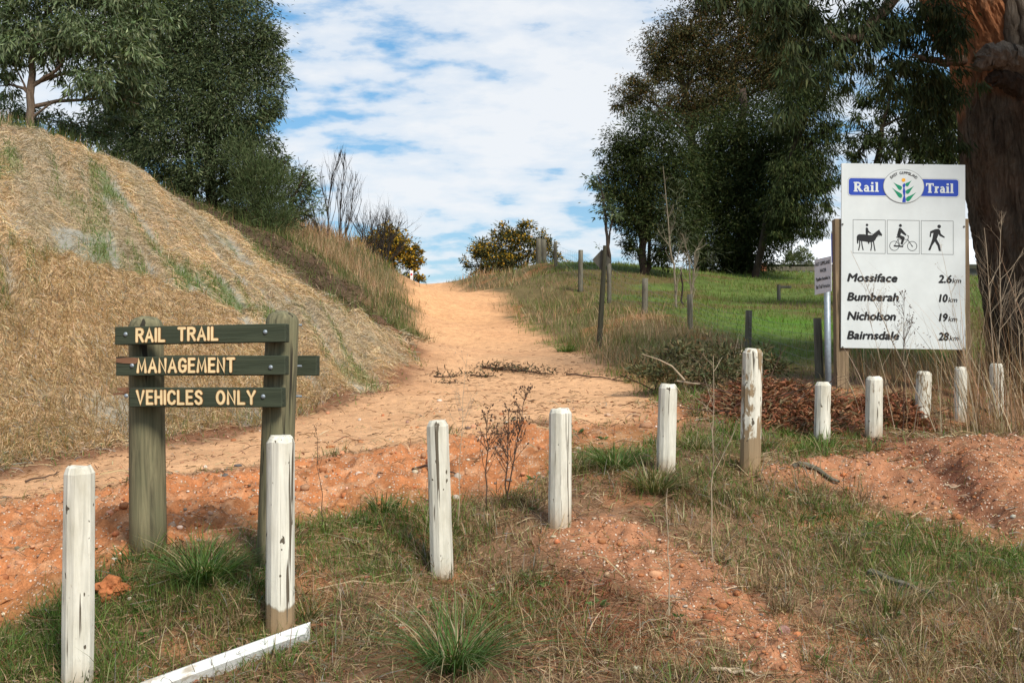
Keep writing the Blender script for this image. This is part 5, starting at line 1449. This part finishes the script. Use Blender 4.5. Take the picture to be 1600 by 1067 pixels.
def crown_arrays(lobes, base, L, Wd, cover, droop, spray=.22, flat=1.0):
    """lobes: (px, py, Y, radius px[, cover factor]); leaves gather in sprays spread through each lobe"""
    Cs, Ds, tone = [], [], []
    for lb in lobes:
        px, py, Y, rp = lb[:4]; cf = lb[4] if len(lb) > 4 else 1.0
        c = np.array(at(px, py, Y) - base); r = rp * mpp(Y)
        nleaf = int(cover * cf * math.pi * r * r / (L * Wd * .5) * 1.5)
        ns = max(6, int(nleaf / 55))
        u = R.normal(0, 1, (ns, 3)); u /= np.linalg.norm(u, axis=1)[:, None]
        sp = c + u * (r * R.random(ns) ** (1 / 2.1))[:, None] * np.array([1.0, 1.0, flat]) * R.uniform(.78, 1.16, (ns, 1))
        k = R.integers(0, ns, nleaf)
        sr = r * spray * R.uniform(.6, 1.3, ns)
        off = R.normal(0, 1, (nleaf, 3)) * sr[k][:, None] * np.array([.8, .8, .62])
        pos = sp[k] + off
        d = off / (sr[k][:, None] + 1e-6) * .55 + R.normal(0, .6, (nleaf, 3)) + u[k] * .35
        d[:, 2] -= droop
        d /= np.linalg.norm(d, axis=1)[:, None]
        Cs.append(pos); Ds.append(d); tone.append(R.uniform(.75, 1.3, ns)[k])
    return np.concatenate(Cs), np.concatenate(Ds), np.concatenate(tone)
def tree(name, label, trunks, lobes, pal, L=.16, Wd=.036, cover=2.4, droop=.6, bark=None, leafmat=None, cat='tree', group=None, limbs=True, spray=.22, flower=None, root=None, low=None, minpy=None):
    """trunks: lists of (px, py, Y, radius px) from the ground up"""
    t0 = trunks[0][0]; bx = at(t0[0], t0[1], t0[2]); g = Hp(bx.x, t0[2])
    base = Vector((bx.x, t0[2], g))
    e = empty(name, base, label, cat, group)
    tb = MB(); allp = []
    for tr in trunks:
        P = [at(a, b, Y) - base for a, b, Y, _ in tr]; rd = [q[3] * mpp(q[2]) for q in tr]
        q0 = P[0].copy(); q0.z = min(q0.z, Hp(q0.x + base.x, q0.y + base.y) - g) - .3
        P = [q0] + P; rd = [rd[0] * 1.15] + rd
        F = []; Rd = []
        for i in range(len(P) - 1):
            for s_ in range(4):
                f = s_ / 4; F.append(P[i].lerp(P[i + 1], f) + Vector((rnd.gauss(0, .02), rnd.gauss(0, .02), 0))); Rd.append(rd[i] * (1 - f) + rd[i + 1] * f)
        F.append(P[-1]); Rd.append(rd[-1]); tb.tube(F, Rd, 10, True, wob=.05); allp.append((F, Rd))
    if limbs:
        for lb in lobes:
            if low and lb[1] > low: continue
            c = at(*lb[:3]) - base; r = lb[3] * mpp(lb[2])
            F, Rd = rnd.choice(allp)
            cand = [i for i in range(len(F)) if F[i].z < c.z - .2 * r] or [0]
            i = min(cand, key=lambda j: (F[j] - c).length); i = max(1, i - 1) if len(F) > 1 else 0
            p = F[i]; mid = p.lerp(c, .5) + Vector((rnd.gauss(0, .1 * r), rnd.gauss(0, .1 * r), .12 * r))
            r0 = min(Rd[i] * .6, .09)
            pts = [p, p.lerp(mid, .5) + Vector((0, 0, .05)), mid, mid.lerp(c, .5), c]
            tb.tube(pts, [r0, r0 * .8, r0 * .6, r0 * .45, r0 * .3], 6, False)
            for k in range(7):
                u = Vector((rnd.gauss(0, 1), rnd.gauss(0, 1), rnd.gauss(0, .8))).normalized() * r * rnd.uniform(.5, .95)
                s0 = pts[rnd.randint(2, 4)]; tb.tube([s0, s0.lerp(c + u, .55) + Vector((0, 0, .05 * r)), c + u], [r0 * .32, r0 * .2, .006], 4, False)
    tb.build('trunk', bark or M_BARK, e, smooth=True)
    if lobes:
        C, D, tone = crown_arrays(lobes, base, L, Wd, cover, droop, spray)
        keep = C[:, 2] > -.6
        if minpy: keep &= C[:, 2] > (at(800, minpy, t0[2]) - base).z + R.normal(0, .15, len(C))
        C, D, tone = C[keep], D[keep], tone[keep]; n = len(C)
        V_, F_, m_ = leafquads(C, D, L * R.uniform(.6, 1.25, n), Wd * R.uniform(.7, 1.25, n), .12)
        np_obj('crown', leafmat or M_CROWN, e, V_, F_, np.repeat(pick(pal, n) * tone[:, None], m_, axis=0))
        if flower:
            fpal, share, fs = flower
            k = R.random(n) < share; C2 = C[k]; n2 = len(C2)
            fs_ = R.uniform(.7, 1.3, n2) * fs; D2 = R.normal(0, 1, (n2, 3)); D2 /= np.linalg.norm(D2, axis=1)[:, None]
            V_, F_, m_ = leafquads(C2 + np.array([0, -.03, .04]), D2, fs_, fs_ * .8, .4)
            np_obj('blossom', mat_leaf('blossom', .3, .7, .1), e, V_, F_, np.repeat(pick(fpal, n2), m_, axis=0))
    return e
GUM = [(4, (.105, .14, .06)), (3, (.16, .20, .10)), (2, (.07, .10, .04)), (1.5, (.24, .27, .15))]
DARK = [(4, (.064, .086, .038)), (3, (.092, .116, .052)), (2, (.040, .056, .025)), (1.3, (.15, .165, .085))]
DEEP = [(4, (.026, .038, .012)), (3, (.038, .052, .015)), (1.4, (.065, .07, .022))]
OCHRE = [(3, (.075, .062, .022)), (3, (.05, .056, .022)), (1, (.13, .075, .025))]
FEATH = [(3, (.065, .09, .034)), (2, (.095, .115, .05))]

CUT = [(4, (.095, .105, .048)), (3, (.13, .125, .06)), (2, (.06, .06, .03)), (2.5, (.17, .115, .06))]
g_ = Hp(at(1095, 590, 13.6).x, 13.6); PB = Vector((at(1095, 590, 13.6).x, 13.6, g_))
bp = empty('branch_pile', PB, 'dull green pile of cut leafy branches with pale limbs beside the path', 'branch pile')
C, D, tone = crown_arrays([(1025,572,13.4,30),(1060,562,13.5,36),(1105,560,13.7,38),(1150,566,13.6,34),(1185,566,13.8,32),(1000,583,13.3,20),(1210,572,13.9,22,.7),(1080,585,13.3,24),(1130,588,13.3,24),(1045,588,13.2,20),(1170,588,13.4,20)], PB, .085, .021, 1.5, -.25, .3, .8)
C[:, 2] = np.maximum(C[:, 2], H(C[:, 0] + PB.x, C[:, 1] + PB.y) - PB.z + .02)
n = len(C); V_, F_, m_ = leafquads(C, D, .085 * R.uniform(.6, 1.3, n), .021 * R.uniform(.7, 1.3, n), .25)
np_obj('foliage', M_DEADLEAF, bp, V_, F_, np.repeat(pick(CUT, n) * tone[:, None], m_, axis=0))
for _ in range(9):
    b = MB(); a = rnd.uniform(-.9, .9); q = Vector((a, rnd.uniform(-.3, .3), Hp(PB.x + a, 13.6) - PB.z + .06))
    grow(b, q, Vector((rnd.uniform(-1, 1), rnd.uniform(-.4, .3), rnd.uniform(.15, .7))).normalized(), rnd.uniform(.35, .6), .009, 1, .5, 3, .1, 5, None, 5); b.build('branch', M_STALK_P if rnd.random() < .4 else M_STALK_D, bp)

# left of the path, on top of the cutting
tree('gum_tree', 'young gum with slim pale trunk and light green crown at far left on the bank', [[(47,222,21.5,7),(48,150,21.5,6),(52,80,21.6,5),(80,10,21.7,3.5),(110,-60,21.8,2)], [(49,135,21.5,3.5),(90,110,21.4,2.5),(115,70,21.3,1.5)]],
     [(45,50,21.3,62),(110,40,21.2,60),(175,60,21.4,58),(150,120,21.2,48),(205,100,21.8,45),(95,90,21.6,38),(5,70,21.7,48),(15,10,21.5,55),(90,-20,21.5,70),(165,-20,21.5,68),(30,-70,21.5,70),(120,-90,21.5,75),(215,30,22,50),(5,130,21.8,30,.7),(200,150,22,36)], GUM, .17, .034, 2.1, 1.0)
tree('gum_tree', 'low bushy gum sapling on the bank crest behind the slim pale trunk', [[(110,228,22.5,3),(112,190,22.5,2)]], [(100,200,22.5,30),(140,205,22.5,34),(15,180,23,30),(60,190,23,22,.8),(170,190,23,34),(5,205,23,22)], GUM, .14, .03, 1.9, .7)
tree('dense_tree', 'tall dense dark evergreen with rounded right side beside the sky left of the path', [[(330,335,26.5,9),(328,250,26.5,8),(332,130,26.5,6),(335,0,26.5,4)], [(300,330,26,5),(290,200,26,4)]],
     [(330,40,26.5,95),(385,80,26.3,62),(300,130,26.2,85),(355,165,26,78),(405,130,26.5,45),(280,225,25.8,72),(395,215,26.2,50),(340,245,25.8,62),(300,290,25.6,45),(415,65,26.6,36),(350,-50,26.5,90),(260,60,26.5,80),(410,262,26.2,36),(432,250,26.4,24),(425,175,26.5,28),(370,290,26,40),(255,280,25.6,34)], DARK, .12, .029, 2.2, .55, M_BARKD, M_CROWND)
tree('dense_tree', 'dark evergreen filling the gap between the pale gum and the tall dense tree', [[(215,290,28,7),(215,180,28,6),(220,60,28,4)]],
     [(205,120,28,70),(230,190,28,60),(190,210,28,48),(235,30,28,80),(200,-40,28,80),(165,170,28,40),(230,250,27.5,42),(180,250,27.5,26)], DARK, .14, .032, 1.9, .6, M_BARKD, M_CROWND)
tree('feathery_shrub', 'dark feathery shrub with upright wispy shoots at the top of the dirt strip', [[(405,375,24.6,4),(403,320,24.6,3)], [(410,375,24.6,3),(425,300,24.6,2)]],
     [(400,320,24.6,42),(420,290,24.6,36),(395,270,24.6,36,.6),(385,240,24.6,34,.35),(425,345,24.4,34),(380,310,24.6,26,.7)], FEATH, .20, .014, 2.2, -.9, M_BARKD, M_CROWND, 'shrub', spray=.3)
tree('feathery_shrub', 'loose arching shrub against the sky right of the dark feathery shrub', [[(440,375,25.6,3),(455,320,25.6,2.5),(475,270,25.6,1.5)], [(440,375,25.6,2.5),(470,330,25.5,2)]],
     [(455,300,25.6,36,.8),(470,270,25.6,28,.55),(482,300,25.6,24,.5),(460,335,25.5,32,.8),(488,328,25.5,18,.4),(448,262,25.6,20,.4)], FEATH, .16, .024, 1.8, .2, M_BARKD, M_CROWND, 'shrub', spray=.28)
def bare_tree(name, label, stems, r, L, depth=3, kids=4, spread=.38, up=.35, mat=None, group=None, cat='bare tree', shrink=.55):
    t0 = stems[0][0]; bx = at(*t0); base = Vector((bx.x, bx.y, Hp(bx.x, bx.y)))
    e = empty(name, base, label, cat, group)
    for st in stems:
        b = MB(); P = [at(*p) - base for p in st]; P[0].z = min(P[0].z, Hp(P[0].x + base.x, P[0].y + base.y) - base.z) - .1
        F = []
        for i in range(len(P) - 1):
            for s_ in range(4): F.append(P[i].lerp(P[i + 1], s_ / 4) + Vector((rnd.gauss(0, .015), rnd.gauss(0, .015), 0)))
        F.append(P[-1]); n = len(F); rd = [r * (1 - .8 * i / (n - 1)) for i in range(n)]
        b.tube(F, rd, 6, False)
        for k in range(kids * 6):
            f = rnd.uniform(.2, .98); i = min(n - 2, int(f * (n - 1))); t = (F[i + 1] - F[i]).normalized()
            a = rnd.uniform(0, 6.28); o_ = t.orthogonal().normalized(); d = (t + (o_ * math.cos(a) + t.cross(o_) * math.sin(a)) * math.tan(spread)).normalized()
            grow(b, F[i], d, L * (1.15 - f) * rnd.uniform(.5, 1.1), max(rd[i] * .42, .006), depth - 2, spread, 3, up, 4, None, 4, shrink)
        b.build('stem', mat or M_TWIG, e)
    return e
bare_tree('bare_tree', 'left of two tall bare black saplings on the slope against the sky', [[(513,392,28,),(512,330,28),(518,280,28),(534,236,28)], [(508,380,28),(490,345,28),(470,330,28)]], .026, 1.5, 3, 5, .34, .5)
bare_tree('bare_tree', 'right of two tall bare black saplings on the slope against the sky', [[(530,400,28.5),(531,330,28.5),(536,280,28.5),(539,242,28.5)], [(532,400,28.5),(548,330,28.5),(556,268,28.5)]], .026, 1.4, 3, 5, .34, .5)
bare_tree('bare_shrub', 'twiggy burnt shrub with fine rounded top before the left yellow wattle', [[(588,430,33),(585,380,33),(578,330,33)], [(590,432,33),(597,380,33),(605,325,33)], [(592,432,33),(608,380,33),(628,345,33)], [(586,430,33),(568,375,33),(556,335,33)]], .04, 1.5, 4, 4, .5, .2, None, None, 'bare shrub', .6)
WATT = [(3, (.05, .06, .025)), (2, (.075, .08, .03)), (1, (.10, .09, .03))]
YEL = [(3, (.47, .28, .03)), (2, (.36, .20, .02)), (1, (.55, .38, .08))]
tree('wattle_tree', 'left yellow flowering wattle at the crest behind the twiggy shrub', [[(612,440,46,3),(612,410,46,2.5),(620,390,46,1.5)]],
     [(600,375,46,26),(580,385,46,22),(628,390,46,24),(645,405,46,15),(640,425,46,12,.7),(612,400,46,26),(585,410,46,24),(650,395,46,10),(605,425,46,16,.7),(655,437,47,9)], WATT, .15, .042, 2.0, .1, M_BARKD, M_CROWND, 'tree', None, True, .3, (YEL, .5, .12))
tree('wattle_tree', 'right yellow flowering wattle on the grassy knoll beside the old fence posts', [[(800,432,44,3),(798,400,44,2.5),(800,375,44,1.5)], [(820,425,44,2.5),(830,390,44,1.5)]],
     [(760,385,44,24),(790,372,44,24),(825,368,44,20),(745,395,44,16,.8),(730,412,44,11,.6),(775,410,44,28),(810,400,44,28),(840,395,44,24),(755,430,44,22),(870,410,44,16,.8),(815,350,44,10,.6),(850,372,44,14,.7),(790,425,44,26)], WATT, .15, .042, 2.0, .1, M_BARKD, M_CROWND, 'tree', None, True, .3, (YEL, .22, .10))

# right-hand group beyond the paddock
tree('dense_tree', 'dark rounded tree at the left edge of the right-hand group', [[(1006,432,33,7),(1004,380,33,6),(1002,300,33,5),(1000,230,33,3)], [(1012,430,33,3),(1016,350,33,2.5)]],
     [(1000,270,33,58),(1030,330,33,55),(975,235,33,38),(1020,215,33,50),(1050,270,33,48),(965,300,33,34),(1040,385,32.7,34),(990,335,33,42),(985,385,33,24,.6),(1065,350,33,44),(955,265,33,18,.7)], DEEP, .13, .034, 2.7, .5, M_BARKD, M_CROWND)
tree('gum_tree', 'tallest gum of the right-hand group with ochre tinted open top', [[(1095,430,42,9),(1090,300,42,8),(1075,180,42,6),(1060,90,42,3)], [(1092,280,42,5),(1140,150,42,4),(1160,40,42,3)]],
     [(1040,70,42,40),(1075,55,42,44),(1030,105,42,32),(1085,110,42,46,.8),(1130,80,42,52,.75),(1180,60,42,50,.75),(1150,130,42,54,.8),(1060,160,42,46,.8),(1200,120,42,50,.8),(1110,170,42,50),(1215,40,42,45,.8),(1120,25,42,40,.7),(985,150,41,30,.9),(1000,140,41,24),(1175,10,42,40,.8),(1105,-25,42,50),(1165,-35,42,60),(1225,-25,42,62),(1240,70,41,46),(1225,110,41,46)], OCHRE, .15, .036, 2.9, .7, M_BARKD, M_CROWND)
tree('dense_tree', 'broad nearly black evergreen in the middle of the right-hand group', [[(1165,432,38,12),(1165,360,38,11),(1160,240,38,8),(1160,140,38,5)]],
     [(1120,240,38,70),(1180,220,38,72),(1140,310,38,78),(1200,300,38,70),(1100,330,38,58),(1170,380,37.7,54),(1105,388,37.8,44),(1215,350,38,42),(1230,230,38,48),(1090,280,38,50),(1135,400,37.5,36)], DEEP, .15, .038, 2.8, .5, M_BARKD, M_CROWND)
tree('weeping_tree', 'dark tree with hanging foliage above the white roofed house', [[(1180,436,36,6),(1200,330,35.5,5),(1255,200,35,4),(1265,100,35,3)]],
     [(1250,170,35,56),(1275,230,35,42),(1245,270,35,46),(1270,300,34.8,36,.9),(1245,340,34.8,34,.8),(1280,350,34.8,26,.75),(1260,375,34.7,20,.6),(1225,320,35,40),(1285,280,35,30,.8),(1270,120,35,56),(1215,370,35,26,.8),(1295,200,35,24,.6),(1295,320,35,18,.6)], DEEP, .18, .032, 2.5, 1.7, M_BARKD, M_CROWND, low=260, minpy=384)
tree('gum_sapling', 'thin half-bare sapling against the sky left of the right-hand group', [[(952,428,31,2.6),(950,370,31,2.4),(945,320,31,1.8),(935,275,31,1)], [(950,395,31,1.6),(956,330,31,1.2)]],
     [(930,285,31,17,.5),(945,305,31,20,.6),(918,278,31,10,.4),(958,330,31,20,.6),(940,335,31,12,.4),(935,385,31,7,.25)], DARK, .16, .04, 1.5, .4, M_BARKD, M_CROWND, 'sapling', None, False)
bare_tree('bare_sapling', 'slender pale leafless sapling in front of the right-hand dark trees', [[(1057,490,24),(1054,430,24),(1045,370,24),(1036,260,24)]], .030, .9, 3, 3, .5, .25, mat_plain('pale_bark', (.21, .17, .115), .8, dirt=.3), None, 'sapling')
bare_tree('bare_sapling', 'short leaning pale sapling right of the slender pale sapling', [[(1080,480,23),(1079,430,23),(1074,390,23),(1066,365,23)], [(1079,420,23),(1086,395,23),(1096,385,23)]], .022, .7, 3, 3, .5, .25, bpy.data.materials['pale_bark'], None, 'sapling')
tree('feathery_shrub', 'grey green wispy she-oak seedling around the pale leafless saplings', [[(1066,470,25,1.5),(1064,420,25,1.2)]], [(1060,370,25,34,.16),(1050,330,25,28,.14),(1085,390,25,30,.14),(1045,290,25,18,.12)], [(2, (.09, .10, .06)), (1, (.12, .12, .075))], .26, .012, 1.6, .3, M_BARKD, M_CROWND, 'shrub', None, False, .4)
tree('garden_shrub', 'rounded grey green shrub before the white roof and timber rail fence', [[(1240,424,44,2),(1240,410,44,1.5)]], [(1240,405,44,16),(1255,402,44,15),(1228,410,44,10),(1266,410,44,10)], [(2, (.10, .125, .05)), (1, (.15, .16, .075))], .22, .03, 2.3, -.6, M_BARKD, M_LEAF, 'shrub', None, False)

# tree behind the distance board, and the big stringybark with its hanging boughs
tree('gum_tree', 'thin trunked gum seen above the distance board', [[(1372,470,24,5.5),(1370,260,24,5),(1378,200,24,3.5),(1395,130,24,2)], [(1400,470,25,4.5),(1402,250,25,4),(1425,180,25,2.5)]],
     [(1345,205,24,34,.8),(1400,215,24,36,.6),(1440,205,24,40,.85),(1470,225,24,36,1.1),(1420,165,24,44,.85),(1370,140,24,34,.8),(1340,235,24,24,.8),(1480,170,24,40,1.2),(1385,245,23.8,22,.6),(1440,245,23.8,28,1.1),(1490,235,24,26,1.2),(1450,140,24,44,1)], DEEP, .15, .028, 2.5, 1.3, M_BARKD, M_CROWND)
YT = 14.6
bx = at(1690, 600, YT); tg = Hp(bx.x, YT)
TB = Vector((bx.x, YT, tg))
bt = empty('stringybark_tree', TB, 'huge rough-barked gum trunk at the right edge with boughs hanging over the distance board', 'tree')
axis = [(1700,640,110+60),(1690,600,135),(1662,500,120),(1638,400,106),(1620,300,104),(1606,220,98),(1588,150,88),(1560,90,72),(1532,40,72),(1512,-10,68),(1500,-70,58),(1475,-180,52),(1440,-320,42)]
pts = [at(a, b_, YT) - TB for a, b_, _ in axis]; rds = [q * mpp(YT) for *_, q in axis]
pts[0].z = -.5
S = 260; nn = 150
tt = np.linspace(0, len(pts) - 1, S); V, F = [], []
for i, t_ in enumerate(tt):
    a = min(int(t_), len(pts) - 2); f = t_ - a; p = pts[a].lerp(pts[a + 1], f); r_ = rds[a] * (1 - f) + rds[a + 1] * f
    for k in range(nn):
        an = 2 * math.pi * k / nn; cx, cy = math.cos(an), math.sin(an)
        q = Vector((cx * 1.4, cy * 1.4, p.z * .35))
        d = .12 * mnoise.fractal(q + Vector((3, 7, 1)), .8, 2, 3) + .07 * mnoise.noise(Vector((cx * 7, cy * 7, p.z * .9))) + .055 * abs(mnoise.noise(Vector((cx * 15, cy * 15, p.z * 1.6)))) + .03 * mnoise.noise(Vector((cx * 34, cy * 34, p.z * 5))) + .02 * mnoise.noise(Vector((cx * 30, cy * 30, p.z * 16)))
        V.append(p + Vector((cx, cy, 0)) * (r_ * (1 + d)))
for i in range(S - 1):
    for k in range(nn): F.append((i * nn + k, i * nn + (k + 1) % nn, (i + 1) * nn + (k + 1) % nn, (i + 1) * nn + k))
b = MB(); b.add(V, F); b.build('trunk', M_BARKBIG, bt, smooth=False)
def limb(ps, mat, name='bough', n=16, wob=.07):
    b = MB(); P = [at(x_, y_, Y_) - TB for x_, y_, Y_, _ in ps]; rr_ = [q[3] * mpp(q[2]) for q in ps]
    F2, R2 = [], []
    for i in range(len(P) - 1):
        for s_ in range(5): F2.append(P[i].lerp(P[i + 1], s_ / 5) + Vector((rnd.gauss(0, .012), rnd.gauss(0, .012), rnd.gauss(0, .012)))); R2.append(rr_[i] + (rr_[i + 1] - rr_[i]) * s_ / 5)
    F2.append(P[-1]); R2.append(rr_[-1]); b.tube(F2, R2, n, True, wob=wob); return b.build(name, mat, bt, smooth=wob < .1)
M_GREYBARK = mat_bark('grey_limb_bark', (.09, .075, .06), (.28, .24, .195), (.16, .10, .07), 1.4, .4)
limb([(1670,175,14.2,46),(1625,118,13.95,28),(1590,97,13.8,22),(1560,88,13.75,21),(1538,93,13.72,17),(1526,108,13.7,9)], M_GREYBARK, 'broken_stub', 14, .2)
limb([(1640,190,14.0,26),(1600,140,13.85,19),(1568,122,13.8,14),(1545,124,13.78,6)], M_BARKD, 'torn_collar', 12, .25)
limb([(1650,180,14.3,30),(1596,100,14.0,18),(1580,40,14.0,14),(1574,-60,14,11),(1560,-200,14,8)], M_GREYBARK)
limb([(1640,160,14.1,20),(1604,70,13.9,9),(1594,0,13.9,8),(1588,-100,13.9,6)], M_GREYBARK)
limb([(1510,-90,14.4,22),(1440,-60,13.6,14),(1380,20,13.2,9),(1358,40,13.1,7),(1340,60,13.0,7),(1300,58,13,7),(1278,40,13,5),(1262,10,13,4)], M_BARK)
limb([(1505,95,14.2,9),(1470,98,13.8,6),(1440,92,13.6,4),(1425,86,13.5,2)], M_BARK)
limb([(1495,-120,14.4,20),(1400,-150,13.4,13),(1250,-60,12.8,7),(1150,-20,12.6,4)], M_BARKD)
limb([(1470,-200,14.4,24),(1560,-300,12.6,16),(1700,-330,11.6,9)], M_BARKD)
BL_ = [(1330,50,13,56),(1390,40,13.2,60),(1260,20,12.9,50),(1425,110,13.6,52),(1380,120,13.4,36,.6),(1450,175,13.8,42,.8),(1480,120,13.7,36,.8),(1220,60,12.9,40,.7),(1240,110,12.9,34,.55),(1200,5,12.8,40,.8),(1270,70,13,50,.85),(1460,30,13.6,60),(1150,-22,12.6,38,.6),(1095,-22,12.5,30,.5),(1230,170,13,32,.35),(1490,210,13.9,28,.8),(1505,140,13.6,30,.7),(1480,60,13.4,40,.9),(1435,215,14.2,30,.6),
       (1310,130,13.2,26,.4),(1400,-60,13.2,90,.5),(1280,-90,13,90,.5),(1520,-150,13,120,.5),(1690,-240,11.8,150,.6),(1830,-160,11.6,140,.6),(1800,-340,11.2,170,.6),(1640,-380,12.2,170,.5),(1900,-20,12,100,.6),(1740,-90,12,90,.6),(2040,-20,11.4,170,.9),(2050,-180,11.4,190,.9),(2080,-340,11.2,220,.9),(2030,140,11.6,130,.8),(1900,-300,11.2,170,.7)]  # lobes out of view to the right are added to shade the trunk
C, D, tone = crown_arrays(BL_, TB, .15, .022, 2.1, 2.0, .2)
n = len(C); V_, F_, m_ = leafquads(C, D, .15 * R.uniform(.6, 1.3, n), .022 * R.uniform(.7, 1.3, n), .12)
np_obj('crown', M_CROWND, bt, V_, F_, np.repeat(pick([(4, (.035, .05, .02)), (2, (.05, .065, .028)), (1, (.075, .08, .03))], n) * tone[:, None], m_, axis=0))
